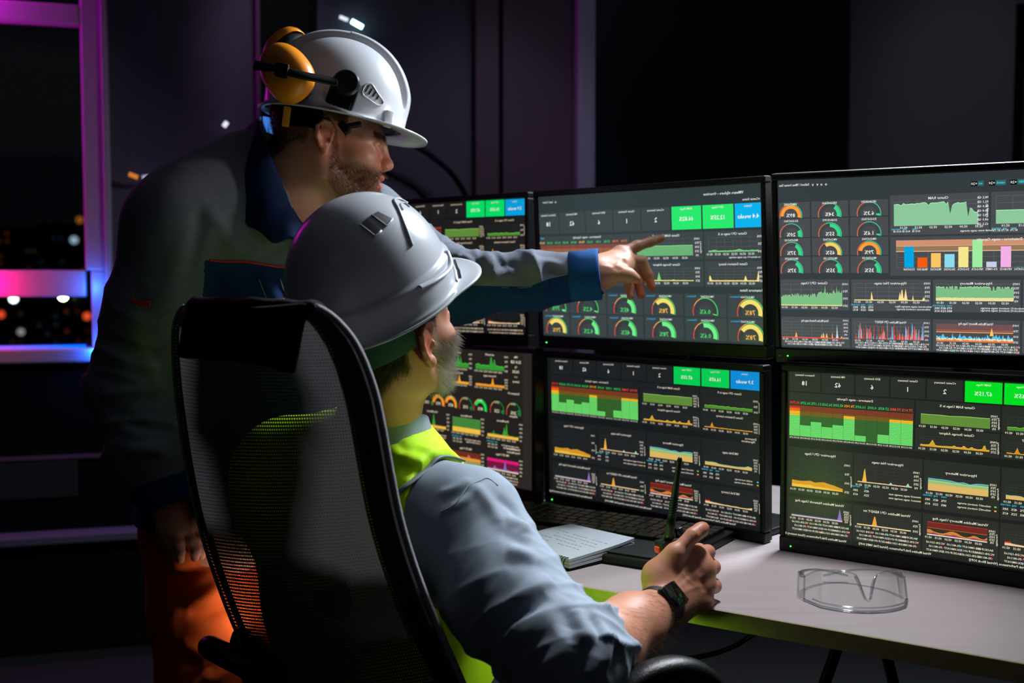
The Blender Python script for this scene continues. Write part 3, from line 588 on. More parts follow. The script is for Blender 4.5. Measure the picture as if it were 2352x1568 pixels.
# night city outside the window
M['bld'] = pmat('night_facade', (40, 30, 26), .8, noise=(.3, .4)); M['bld2'] = pmat('night_facade_b', (28, 32, 40), .8, noise=(.3, .4))
lit = [emat('lit_window', c, k) for c, k in (((255, 120, 40), .10), ((220, 150, 80), .06), ((120, 160, 200), .05))]
blds = [(-30, 28, 9, 520, 640), (58, 86, 8, 560, 640), (84, 150, 60, 512, 640), (150, 200, 30, 545, 640), (-60, 60, 50, 700, 830), (60, 140, 70, 706, 830), (140, 215, 55, 695, 830)]
bl = ('low brown block at the far left beyond the window', 'narrow dark block beyond the upper pane', 'orange-lit block in the middle of the upper pane', 'dim block by the right jamb in the upper pane', 'dark block at the left beyond the lower pane', 'dark block in the middle beyond the lower pane', 'dark block at the right beyond the lower pane')
for i, (x0, x1, _, y0, y1) in enumerate(blds):
    Y = 46 if i < 4 else 38; p = at(x0, y0, Y); q = at(x1, y1, Y); b = empty('street_building', ((p[0]+q[0])/2, Y+2, -12), bl[i], 'building', 'city blocks beyond the window')
    mb = MB(); mb.box(((p[0]+q[0])/2, Y+2, (p[2]-12)/2), (q[0]-p[0], 4, p[2]+12)); mb.build('facade', M['bld'] if i % 2 else M['bld2'], b)
    mb = MB(); cols = max(2, int((q[0]-p[0])/.28)); rws = max(2, int((p[2]-q[2])/.3))
    for a in range(cols):
        for c in range(rws):
            if rnd.random() < .30 and c < 6: mb = MB(); mb.box((p[0]+(q[0]-p[0])*(a+.5)/cols, Y-.01, p[2]-.2-(p[2]-q[2])*(c+.3)/rws), (.12, .02, .1)); mb.build('lit_window', lit[i % 3], b)
for (x, y, r, c, k, lab) in ((145, 680, .10, (255, 250, 190), 60., 'brightest yellow-white street light at the top of the lower pane'), (31, 686, .10, (225, 230, 225), 9., 'white street light at the left of the lower pane'), (200, 726, .1, (255, 90, 40), 1.3, 'red-orange street light at the right of the lower pane'), (170, 551, .1, (200, 220, 225), .8, 'pale street light low in the upper pane'), (183, 505, .09, (230, 130, 50), .5, 'orange street light by the right jamb of the upper pane'), (2, 722, .1, (255, 80, 40), 1.3, 'red street light at the picture edge in the lower pane'), (48, 762, .09, (220, 200, 190), .6, 'faint street light near the sill in the lower pane')):
    p = at(x, y, 30.0); b = empty('street_light', (p[0], p[1], p[2]-6), lab, 'street light', 'street lights beyond the window')
    mb = MB(); mb.lathe([(r*math.sin(t*PI/8), -r*math.cos(t*PI/8)) for t in range(9)], p, n=16); mb.build('lamp_globe', emat('street_glow', c, k), b, smooth=True)
    mb = MB(); mb.cyl(p-[0, 0, 6], p-[0, 0, r], .03, n=8); mb.build('lamp_post', M['black_metal'], b)

# ------------------------------------------------------------------ desk
e0 = on_z(1288, 1338, DZ); e1 = on_z(2352, 1523, DZ); ED = (e1-e0)/np.linalg.norm(e1-e0); EN = np.array([ED[1], -ED[0], 0.0])
if EN[1] < 0: EN = -EN                      # points to the back of the desk
M['wood'] = pmat('pale_wood_top', (206, 192, 196), .42, noise=(2.2, .05))
def wood(name, col, col2):
    m = pmat(name, col, .42); nt = m.node_tree; b = nt.nodes['Principled BSDF']; tc = nt.nodes.new('ShaderNodeTexCoord'); mp = nt.nodes.new('ShaderNodeMapping'); mp.inputs['Scale'].default_value = (1.2, 26, 26)
    n = nt.nodes.new('ShaderNodeTexNoise'); n.inputs['Scale'].default_value = 3.0; n.inputs['Detail'].default_value = 6; n.inputs['Distortion'].default_value = .6
    mx = nt.nodes.new('ShaderNodeMix'); mx.data_type = 'RGBA'; mx.inputs[6].default_value = (*lin(col), 1); mx.inputs[7].default_value = (*lin(col2), 1)
    nt.links.new(tc.outputs['Object'], mp.inputs[0]); nt.links.new(mp.outputs[0], n.inputs['Vector']); nt.links.new(n.outputs['Fac'], mx.inputs['Factor']); nt.links.new(mx.outputs[2], b.inputs['Base Color']); return m
M['wood'] = wood('pale_wood_top', (150, 138, 140), (166, 154, 154)); M['edge'] = wood('wood_edge_band', (150, 132, 88), (186, 166, 118))
def dsk(a, b, z=0.0): return e0+ED*a+EN*b+np.array([0, 0, z])    # along the front edge, depth, height over the top
RD = rotm([ED, EN, (0, 0, 1)])
dk = empty('desk', dsk(.5, .5, -DZ), 'long pale wooden desk with a greenish edge, carrying six monitors', 'desk')
A0, A1, DD = -.48, 1.45, .98
mb = MB(); mb.box(dsk((A0+A1)/2, DD/2+.001, -.013), (A1-A0, DD-.002, .026), None if False else RD); o = mb.build('tabletop', M['wood'], dk)
mb = MB(); mb.box(dsk((A0+A1)/2, -.0008, -.013), (A1-A0, .003, .0262), RD); mb.build('edge_band', M['edge'], dk)
def bar(mb, a, b, w): 
    a = np.asarray(a, float); b = np.asarray(b, float); d = b-a; L = np.linalg.norm(d); d /= L; x = np.cross(d, (0, 1, 0.01)); x /= np.linalg.norm(x); y = np.cross(d, x)
    mb.box((a+b)/2, (w, w, L), rotm([x, y, d]), 0, .003)
for (p, q) in (((.42, .12), (.20, .10)), ((.46, .16), (.66, .10)), ((.95, .25), (.72, .14)), ((.98, .30), (1.2, .2))):
    mb = MB(); bar(mb, dsk(*p, -.03), dsk(*q, -DZ+.0), .015); mb.build('leg', M['black_metal'], dk)
for (a, b) in ((-.35, .85), (1.38, .85), (.72, .22), (1.36, .12)):
    mb = MB(); mb.box(dsk(a, b, -DZ/2-.013), (.04, .04, DZ-.026), RD, 0, .003); mb.build('leg', M['black_metal'], dk)
mb = MB(); mb.box(dsk(.5, .88, -.046), (1.7, .03, .04), RD); mb.build('crossbar', M['black_metal'], dk)
# cable hanging under the desk
P = [dsk(-.25, .42, -.0275), dsk(-.1, .36, -.05), at(1480, 1500, 1.86), at(1560, 1512, 1.86), at(1635, 1502, 1.86), at(1690, 1482, 1.86), at(1735, 1455, 1.86), dsk(.36, .36, -.0275)]
mb = MB(); mb.tube(spline(P, 50), .0045, 8); o = mb.build('cable', M['black_plastic'], smooth=True); props(o, 'black cable hanging in a curve under the desk', 'cable')

# ------------------------------------------------------------------ monitors
POSE = {'LU': (-.18, .0253, 2.534, .647, .0074), 'LL': (-.1367, -.3105, 2.52, .8056, .0013), 'MU': (.2609, .0245, 2.17, .718, .0663),
        'RU': (.7019, .0232, 1.8033, .5358, .1254), 'ML': (.2677, -.3188, 2.1639, .775, .0302), 'RL': (.7017, -.3126, 1.7702, .6413, .0056)}
def mframe(k):
    X, Z, D, yaw, t = POSE[k]; u = np.array([math.cos(yaw), -math.sin(yaw), 0]); n = np.array([-math.sin(yaw), -math.cos(yaw), 0])
    up = np.array([0, 0, 1.])*math.cos(t)+n*math.sin(t); return np.array([X, D, Z+CAMZ]), u, up, np.cross(u, up)
MLAB = {'LU': 'upper left monitor, half hidden by the two men', 'LL': 'lower left monitor beside the seated man\'s beard, dials and green charts', 'MU': 'upper middle monitor that the pointing finger touches in front of, two rows of dials',
        'ML': 'lower middle monitor behind the keyboard and the radio aerial', 'RU': 'upper right monitor with coloured bar chart and twelve dials', 'RL': 'lower right monitor behind the safety glasses, numbers 18, 62, 6, 1, 2 on top'}
M['led'] = emat('green_led', (60, 255, 60), 3.0); M['ledw'] = pmat('bezel_mark', (120, 128, 128), .5)
SCREENS = {
    'RL': (dash_overview((.005, .90, 0, 1), (26, 30, 25), (40, 44, 38), (0, 222, 34), (0, 120, 220), (226, 222, 196)), 1.0),
    'ML': (dash_overview((.017, .983, 0, 1), (22, 26, 28), (30, 33, 35), (0, 205, 84), (0, 140, 216), (214, 204, 190)), .95),
    'LU': (dash_overview((.16, .838, 0, 1.06), (20, 21, 22), (28, 29, 29), (0, 222, 104), (0, 160, 222), (216, 196, 168)), .95),
    'MU': (dash_live(), 1.0), 'RU': (dash_ops(), 1.0), 'LL': (dash_hosts(), 1.0)}
for k in ('LU', 'LL', 'MU', 'ML', 'RU', 'RL'):
    c, u, up, n = fr = mframe(k); R = rotm([u, n, up]); low = k[1] == 'L'
    hb = (c[2]-SH/2*up[2]-DZ-.001)/up[2] if low else .026; ht = .0125; hw = .0105; yb = -SH/2-hb; yt = SH/2+ht
    mo = empty('monitor', c+up*yb, MLAB[k], 'monitor', 'six monitors on the desk')
    mb = MB()
    for (x, z, sx, sz) in ((0, SH/2+ht/2, SW+2*hw, ht), (0, -SH/2-hb/2, SW+2*hw, hb), (-SW/2-hw/2, 0, hw, SH), (SW/2+hw/2, 0, hw, SH)):
        mb.box(c+u*x+up*z-n*.006, (sx, .024, sz), R, 0, .0025)
    mb.build('bezel', M['bezel'], mo)
    mb = MB(); mb.box(c+up*(yt+yb)/2-n*.016, (SW+2*hw-.004, .016, yt-yb-.004), R); mb.box(c+up*(yt+yb)/2-n*.028, (SW*.7, .02, (yt-yb)*.6), R, 0, .006); mb.build('back_cover', M['black_plastic'], mo)
    if low: mb = MB(); q = c+up*yb-n*.105; mb.box(np.array([q[0], q[1], DZ+.0075]), (.50, .17, .013), rotm([u, np.array([n[0], n[1], 0])/np.hypot(n[0], n[1]), (0, 0, 1)]), 0, .004); mb.build('cover_plate', M['bezel'], mo)  # dark plate added to hide the brightly lit desk behind the monitors
    s, st = SCREENS[k]; s.build('screen', fr, mo, st)
    mb = MB(); mb.box(c+u*(-SW/2+(.012 if k != 'RU' else .013))+up*(-SH/2-hb*(.55 if not low else .62))+n*.0065, (.0022, .002, .0022), R); mb.build('power_light', M['led'], mo, label='green power light')
    if not low: 
        mb = MB(); mb.box(c+u*(-SW/2-.002)+up*(-SH/2-hb*.55)+n*.0065, (.004, .001, .0018), R); mb.build('bezel_button', M['ledw'], mo)
for k, lab in (('L', 'left monitor mount pole, hidden behind the left monitors'), ('M', 'middle monitor mount pole behind the middle monitors'), ('R', 'right monitor mount pole behind the right monitors')):
    c, u, up, n = mframe(k+'L'); cu, uu, upu, nu = mframe(k+'U'); b = c-n*.12; b = np.array([b[0], b[1], DZ])
    st = empty('monitor_mount', b, lab, 'monitor stand', 'monitor mounts'); mb = MB(); mb.cyl(b+[0, 0, .008], b+[0, 0, .58], .016, n=16); mb.build('pole', M['black_metal'], st, smooth=True)
    mb = MB(); mb.box(b+[0, 0, .004], (.16, .12, .008), rotm([u, n, (0, 0, 1)]), 0, .003); mb.build('base_plate', M['black_metal'], st)
    for cc, nn in ((c, n), (cu, nu)):
        mb = MB(); q = cc-nn*.0385; mb.tube([np.array([b[0], b[1], cc[2]]), q], .012, 10); mb.build('arm', M['black_metal'], st, smooth=True)

# ------------------------------------------------------------------ keyboard
def kb(): 
    br = on_z(1690, 1214, DZ+.02); ft = on_z(1532, 1290, DZ+.02); bl = on_z(1196, 1150, DZ+.02)
    x = bl-br; x[2] = 0; L = np.linalg.norm(x); x /= L; y = ft-br; y[2] = 0; y -= x*(x@y); D_ = np.linalg.norm(y); y /= D_
    L = .47; k = empty('keyboard', np.array([*(br+x*L/2+y*D_/2)[:2], DZ]), 'wide black keyboard with a palm rest under the lower middle monitor', 'keyboard')
    R = rotm([x, y, (0, 0, 1)]) if np.cross(x, y)[2] > 0 else rotm([-x, y, (0, 0, 1)])
    P = lambda a, b, z: np.array([*(br+x*a+y*b)[:2], DZ+z])
    mb = MB(); mb.box(P(L/2, D_/2, .0085), (L, D_, .016), R, 0, .004); mb.build('deck', M['black_plastic'], k)
    mb = MB(); mb.box(P(L/2, D_*.78, .0185), (L*.96, D_*.36, .004), R, 0, .0018); mb.build('palm_rest', pmat('palm_rest_rubber', (14, 22, 26), .5, noise=(90, .2)), k)
    kh = D_*.5/6; rows = [(18, 1), (18, 1), (18, 1), (18, 1), (17, 1), (11, 1)]
    kc = pmat('keycap', (12, 14, 16), .32, noise=(200, .1)); 
    for r, (nk, _) in enumerate(rows):
        for i in range(nk):
            w = (L-.03)/nk; wide = 1
            mb = MB(); mb.box(P(.015+w*(i+.5), .012+kh*(r+.5), .0205), (w-.003, kh-.003, .008), R, 0, .0016)
            o = mb.build('key', kc, k)
    for (a, b) in ((.30, .133), (.24, .135)):
        mb = MB(); mb.box(P(a, D_*.57, .0172), (.012, .002, .0006), R); mb.build('indicator', emat('kb_led', (60, 130, 220), .35), k)
    return k
kb()
# ------------------------------------------------------------------ spiral notebook
def notebook():
    A = on_z(1308, 1308, DZ+.003); B = on_z(1457, 1250, DZ+.02); d = B-A; d[2] = 0; L = np.linalg.norm(d); d /= L; q = np.array([-d[1], d[0], 0]); Wd = .16; zb = DZ
    nb = empty('spiral_notebook', np.array([*(A+d*L/2+q*Wd/2)[:2], DZ]), 'open white spiral notebook on the desk in front of the keyboard', 'notebook')
    def sheet(z0, amp, th):
        mb = MB(); G = []
        for i in range(25):
            t = i/24; row = []
            for j in range(13):
                s = j/12; z = z0+amp*(.55*math.sin(t*PI*.9)*(.35+.65*s)+.75*t**3*(1-.4*s)); row.append(A*[1, 1, 0]+d*L*t+q*Wd*s+np.array([0, 0, zb+z]))
            G.append(row)
        mb.grid(G); lo = np.asarray(G)-[0, 0, th]; mb.grid(lo, flip=True)
        b = [(G[i][0], lo[i][0]) for i in range(25)]; mb.grid(b); mb.grid([(G[i][-1], lo[i][-1]) for i in range(25)], flip=True); mb.grid([(G[-1][j], lo[-1][j]) for j in range(13)]); mb.grid([(G[0][j], lo[0][j]) for j in range(13)], flip=True)
        return mb
    pg = pmat('paper', (178, 186, 196), .75, noise=(30, .03))
    sheet(.004, .003, .003).build('back_cover', M['black_cloth'], nb, smooth=False)
    for i in range(3): sheet(.0095+.0055*i, .006+.004*i, .0048).build('page_block', pg, nb, auto=.7)
    # pencilled lines, part of the top page
    mb = MB()
    for r in range(5):
        x = .30+.09*r
        for k in range(13):
            if rnd.random() < .75:
                s = .1+.06*k; t = x; P = []
                for m_ in range(5):
                    tt = t+.012*rnd.random(); ss = s+.045*m_/4; z = .0205+.014*(.55*math.sin(tt*PI*.9)*(.35+.65*ss)+.75*tt**3*(1-.4*ss)); P.append(A*[1, 1, 0]+d*L*tt+q*Wd*ss+np.array([0, 0, zb+z+.0003]))
                mb.tube(P, .00025, 4)
    mb.build('pencil_writing', pmat('pencil', (120, 125, 135), .7), nb)
    wire = pmat('spiral_wire', (20, 34, 26), .3, .7)
    mb = MB()
    for i in range(22):
        c = A*[1, 1, 0]+q*(.006+i*.0071)+np.array([0, 0, zb+.0115]); mb.tube([c+d*.0075*math.cos(t)*1.0+np.array([0, 0, .0108*math.sin(t)])+q*.0012*t/6 for t in np.linspace(0, 2*PI, 16)], .0008, 6)
    mb.build('spiral_binding', wire, nb, smooth=True)
notebook()
# ------------------------------------------------------------------ safety glasses
def clearmat():
    m = bpy.data.materials.new('clear_polycarbonate'); m.use_nodes = True; nt = m.node_tree; nt.nodes.clear()
    t = nt.nodes.new('ShaderNodeBsdfTransparent'); t.inputs[0].default_value = (.93, .95, .96, 1); g = nt.nodes.new('ShaderNodeBsdfGlossy'); g.inputs['Roughness'].default_value = .12
    f = nt.nodes.new('ShaderNodeLayerWeight'); f.inputs[0].default_value = .35; mp = nt.nodes.new('ShaderNodeMapRange'); mp.inputs['To Min'].default_value = .03; mp.inputs['To Max'].default_value = .75
    mx = nt.nodes.new('ShaderNodeMixShader'); o = nt.nodes.new('ShaderNodeOutputMaterial'); nt.links.new(f.outputs['Facing'], mp.inputs['Value']); nt.links.new(mp.outputs[0], mx.inputs[0]); nt.links.new(t.outputs[0], mx.inputs[1]); nt.links.new(g.outputs[0], mx.inputs[2]); nt.links.new(mx.outputs[0], o.inputs[0]); return m
M['clear'] = clearmat(); M['clear_rim'] = clearmat(); M['clear_rim'].name = 'clear_rim'
for n_ in M['clear_rim'].node_tree.nodes:
    if n_.type == 'MAP_RANGE': n_.inputs['To Min'].default_value = .12; n_.inputs['To Max'].default_value = .95
    if n_.type == 'BSDF_TRANSPARENT': n_.inputs[0].default_value = (.84, .87, .89, 1)
def glasses():
    l = on_z(1852, 1388, DZ); r = on_z(2095, 1388, DZ); fr = on_z(1975, 1404, DZ); c = (l+r)/2; x = (r-l); HWd = np.linalg.norm(x)/2; x /= np.linalg.norm(x); y = np.array([-x[1], x[0], 0])   # y away
    sag = abs((fr-c)@y); sg = empty('safety_glasses', np.array([*c[:2], DZ]), 'clear plastic safety glasses lying upside down on the desk at the right', 'glasses')
    def P(u, h): # u -1..1, h metres
        dep = -sag*1.25*(1-abs(u)**2.2) + .018*max(0, abs(u)-.8)/.2; dep += h*.22
        return c+x*HWd*.985*u*(1-.045*(h/.05))+y*dep+np.array([0, 0, .0022+h])
    def top(u):
        a = abs(u-.06*0); arch = .0465+.0085*math.cos((a-.48)*3.2); notch = .032*math.exp(-(a/.135)**2.6); edge = .012*max(0, (a-.80)/.2)**1.5
        return arch-notch-edge
    U = np.linspace(-1, 1, 81); mb = MB(); G = [[P(u, top(u)*k/12) for u in U] for k in range(13)]; mb.grid(G); mb.build('lens', M['clear'], sg, smooth=True)
    mb = MB(); mb.tube([P(u, top(u)) for u in U], .0013, 8); mb.build('top_rim', M['clear_rim'], sg, smooth=True)
    mb = MB(); mb.tube([P(u, .0) for u in U], .0020, 8); mb.tube([P(u, .006)-y*.002 for u in U[4:-4]], .0012, 8); mb.build('brow_bar', M['clear_rim'], sg, smooth=True)
    for sgn in (-1, 1):
        mb = MB(); e = [P(sgn, top(sgn)*k/8) for k in range(9)]; G = [[p+y*.032*j/6+x*sgn*.006*math.sin(j/6*PI) for j in range(7)] for p in e]; mb.grid(G); mb.build('side_shield', M['clear'], sg, smooth=True)
        mb = MB(); mb.tube([p+y*.0 for p in e], .0016, 8); mb.tube([p+y*.032 for p in e], .0012, 8); mb.build('hinge', M['clear_rim'], sg, smooth=True)
        s0 = P(sgn, .030)+y*.012; t = [s0, s0+y*.04-x*sgn*.012+[0, 0, -.002], s0+y*.075-x*sgn*.05+[0, 0, -.010], s0+y*.085-x*sgn*.095+[0, 0, -.022]]
        mb = MB(); mb.tube(spline(t, 20), [.0042-.0012*abs(i/19-.5) for i in range(20)], 8, flat=.45); mb.build('temple', M['clear'] if False else M['clear_rim'], sg, smooth=True)
    mb = MB()
    for sgn in (-1, 1): mb.tube([P(sgn*.05, top(.05)-.001), P(sgn*.12, top(.12)-.001)+y*.006, P(sgn*.2, top(.2)-.002)+y*.005], .002, 8)
    mb.build('nose_bridge', M['clear_rim'], sg, smooth=True)
glasses()
# ------------------------------------------------------------------ sculpting: smooth unions of capsules and ellipsoids, meshed by surface nets
class Sculpt:
    def __init__(s): s.P = []
    def cone(s, a, b, ra, rb, k=.02, op='+'): s.P.append(('c', np.asarray(a, float), np.asarray(b, float), ra, rb, k, op)); return s
    def cut(s, planes, k=.004): s.P.append(('h', [(np.asarray(n, float), float(c)) for n, c in planes], None, None, None, k, '-')); return s   # removes where every n.x > c
    def chain(s, pts, rs, k=.02):
        for i in range(len(pts)-1): s.cone(pts[i], pts[i+1], rs[i], rs[i+1], k)
        return s
    def ell(s, c, r, R=None, k=.02, op='+'): s.P.append(('e', np.asarray(c, float), np.asarray(r, float), np.eye(3) if R is None else np.asarray(R, float), None, k, op)); return s
    def bounds(s):
        lo = np.full(3, 9e9); hi = -lo
        for p in s.P:
            if p[6] == '-': continue
            a, b = s.bb(p, 0); lo = np.minimum(lo, a); hi = np.maximum(hi, b)
        return lo, hi
    def bb(s, p, pad):
        if p[0] == 'h': return np.full(3, -9.0), np.full(3, 9.0)
        if p[0] == 'c':
            r = np.array([p[3]]*3); r2 = np.array([p[4]]*3); return np.minimum(p[1]-r, p[2]-r2)-pad, np.maximum(p[1]+r, p[2]+r2)+pad
        e = np.abs(p[3]) @ p[2]; return p[1]-e-pad, p[1]+e+pad
    def val(s, p, X):
        if p[0] == 'h': return np.max([c-X@n for n, c in p[1]], axis=0)
        if p[0] == 'c':
            a, b = p[1], p[2]; d = b-a; L = d@d; q = X-a; t = np.clip((q@d)/L, 0, 1)
            return np.linalg.norm(q-t[..., None]*d, axis=-1)-(p[3]+(p[4]-p[3])*t)
        q = (X-p[1])@p[3]; k0 = np.linalg.norm(q/p[2], axis=-1); k1 = np.linalg.norm(q/p[2]**2, axis=-1)+1e-9
        return k0*(k0-1)/k1
    def mesh(s, h, lo=None, hi=None, smooth=2):
        a, b = s.bounds(); lo = a-3*h if lo is None else np.maximum(np.asarray(lo, float), a-3*h); hi = b+3*h if hi is None else np.minimum(np.asarray(hi, float), b+3*h)
        n = np.ceil((hi-lo)/h).astype(int)+1; D = np.full(n, .06, np.float32)
        ax = [lo[i]+h*np.arange(n[i]) for i in range(3)]
        for p in s.P:
            pad = max(.05, p[5]); pa, pb = s.bb(p, pad)
            i0 = np.clip(np.floor((pa-lo)/h).astype(int), 0, n); i1 = np.clip(np.ceil((pb-lo)/h).astype(int)+1, 0, n)
            if np.any(i1 <= i0): continue
            sl = tuple(slice(i0[i], i1[i]) for i in range(3))
            X = np.stack(np.meshgrid(*[ax[i][sl[i]] for i in range(3)], indexing='ij'), -1)
            d = s.val(p, X).astype(np.float32); o = D[sl]; k = p[5]
            if p[6] == '+': q = np.maximum(k-np.abs(o-d), 0)/k; D[sl] = np.minimum(o, d)-q*q*k*.25
            else: q = np.maximum(k-np.abs(o+d), 0)/k; D[sl] = np.maximum(o, -d)+q*q*k*.25
        V, F = nets(D, lo, h)
        c = V.mean(0); t = np.einsum('ij,ij->i', V[F[:, 0]]-c, np.cross(V[F[:, 1]]-V[F[:, 0]], V[F[:, 2]]-V[F[:, 0]])).sum()
        return relax(V, F if t > 0 else F[:, ::-1].copy(), smooth)
def nets(D, lo, h):
    n = np.array(D.shape); ins = D < 0
    c = np.zeros(n-1, np.int8)
    for dx in (0, 1):
        for dy in (0, 1):
            for dz in (0, 1): c += ins[dx:n[0]-1+dx, dy:n[1]-1+dy, dz:n[2]-1+dz]
    act = (c > 0) & (c < 8); idx = np.full(n-1, -1, np.int64); ijk = np.argwhere(act); idx[act] = np.arange(len(ijk))
    S = np.zeros((len(ijk), 3)); N = np.zeros(len(ijk))
    off = [np.array(o) for o in ((0, 0, 0), (1, 0, 0), (0, 1, 0), (1, 1, 0), (0, 0, 1), (1, 0, 1), (0, 1, 1), (1, 1, 1))]
    vals = [D[tuple((ijk+o).T)] for o in off]
    for i in range(8):
        for j in range(i+1, 8):
            if np.abs(off[i]-off[j]).sum() != 1: continue
            a, b = vals[i], vals[j]; m = (a < 0) != (b < 0); t = np.where(m, a/np.where(a == b, 1, a-b), 0)
            S += np.where(m[:, None], off[i]+(off[j]-off[i])*t[:, None], 0); N += m
    V = lo+h*(ijk+S/N[:, None])
    Fs = []
    for ax in range(3):
        u, v = (ax+1) % 3, (ax+2) % 3
        a = ins; sl0 = [slice(None)]*3; sl1 = [slice(None)]*3; sl0[ax] = slice(0, n[ax]-1); sl1[ax] = slice(1, n[ax])
        e = np.argwhere(a[tuple(sl0)] != a[tuple(sl1)])
        e = e[(e[:, u] > 0) & (e[:, v] > 0) & (e[:, u] < n[u]-1) & (e[:, v] < n[v]-1)]
        if not len(e): continue
        g = lambda du, dv: idx[tuple((e-(np.eye(3, dtype=int)[u]*du)-(np.eye(3, dtype=int)[v]*dv)).T)]
        q = np.stack([g(1, 1), g(0, 1), g(0, 0), g(1, 0)], 1); fl = ~a[tuple(e.T)]
        q[fl] = q[fl][:, ::-1]; Fs.append(q)
    F = np.concatenate(Fs); F = F[(F >= 0).all(1)]
    return V, F
def relax(V, F, it, lam=.5):
    E = np.concatenate([F[:, [0, 1]], F[:, [1, 2]], F[:, [2, 3]], F[:, [3, 0]]]); E = np.concatenate([E, E[:, ::-1]])
    for _ in range(it):
        cnt = np.bincount(E[:, 0], minlength=len(V)); A = np.stack([np.bincount(E[:, 0], V[E[:, 1], i], minlength=len(V)) for i in range(3)], 1)
        V = V+lam*(A/np.maximum(cnt, 1)[:, None]-V)
    return V, F
def vnormals(V, F):
    n = np.cross(V[F[:, 2]]-V[F[:, 0]], V[F[:, 3]]-V[F[:, 1]]); N = np.stack([np.bincount(F.ravel(), np.repeat(n[:, i], 4), minlength=len(V)) for i in range(3)], 1)
    return N/(np.linalg.norm(N, axis=1)[:, None]+1e-12)
def join(parts):
    V = []; F = []; b = 0
    for v, f in parts: V.append(v); F.append(f+b); b += len(v)
    return np.concatenate(V), np.concatenate(F)
def pick(V, N, px, py, rad=14):
    """surface point seen at a picture point (nearest to the viewer)"""
    x, y = to_px(V); d = np.hypot(x-px, y-py); f = (N*(V-CAM)).sum(1) < 0
    m = np.where((d < rad) & f)[0]
    if not len(m): m = np.where(f)[0]; return m[np.argmin(d[m])]
    return m[np.argmin(V[m, 1]+d[m]*.0008)]
def seg_dist(V, P):
    best = np.full(len(V), 9.0); tt = np.zeros(len(V)); n = len(P)-1
    for i in range(n):
        a, b = P[i], P[i+1]; d = b-a; t = np.clip(((V-a)@d)/(d@d+1e-12), 0, 1); q = np.linalg.norm(V-a-t[:, None]*d, axis=1); m = q < best; best[m] = q[m]; tt[m] = (i+t[m])/n
    return best, tt
def folds(V, F, L):
    """L: (picture polyline, height, width): soft cloth ridges / valleys raised along lines on the surface"""
    N = vnormals(V, F); H_ = np.zeros(len(V))
    for pts, amp, w in L:
        P = np.array([V[pick(V, N, *p)] for p in pts]); P = spline(P, 14) if len(P) > 2 else P
        d, t = seg_dist(V, P); H_ += amp*np.exp(-(d/w)**2)*np.sin(np.clip(t, .02, .98)*PI)**.5
    return V+N*H_[:, None]
def noise3(V, sc, seed=0):
    """cheap smooth 3-D noise from rotated sines"""
    r = np.random.RandomState(seed); o = np.zeros(len(V))
    for _ in range(7):
        k = r.normal(size=3)*sc; o += np.sin(V@k+r.rand()*6.28)
    return o/3.0
def tuberib(mb, P, r, m=0): mb.tube(P, r, 8, m)
def onsurf(V, N, pts, lift=.002, n=None):
    P = np.array([V[(i := pick(V, N, *p))]+N[i]*lift for p in pts]); return spline(P, n or 6*len(pts))
def face_dir(yaw, pitch=0.0, roll=0.0):
    """columns: forward, left, up; yaw to the right of the view direction, pitch downwards, roll to the figure's right"""
    f = np.array([math.sin(yaw), math.cos(yaw), 0]); l = np.array([-math.cos(yaw), math.sin(yaw), 0]); u = np.array([0, 0, 1.0])
    f, u = f*math.cos(pitch)-u*math.sin(pitch), u*math.cos(pitch)+f*math.sin(pitch)
    l, u = l*math.cos(roll)+u*math.sin(roll), u*math.cos(roll)-l*math.sin(roll)
    return rotm([f, l, u])
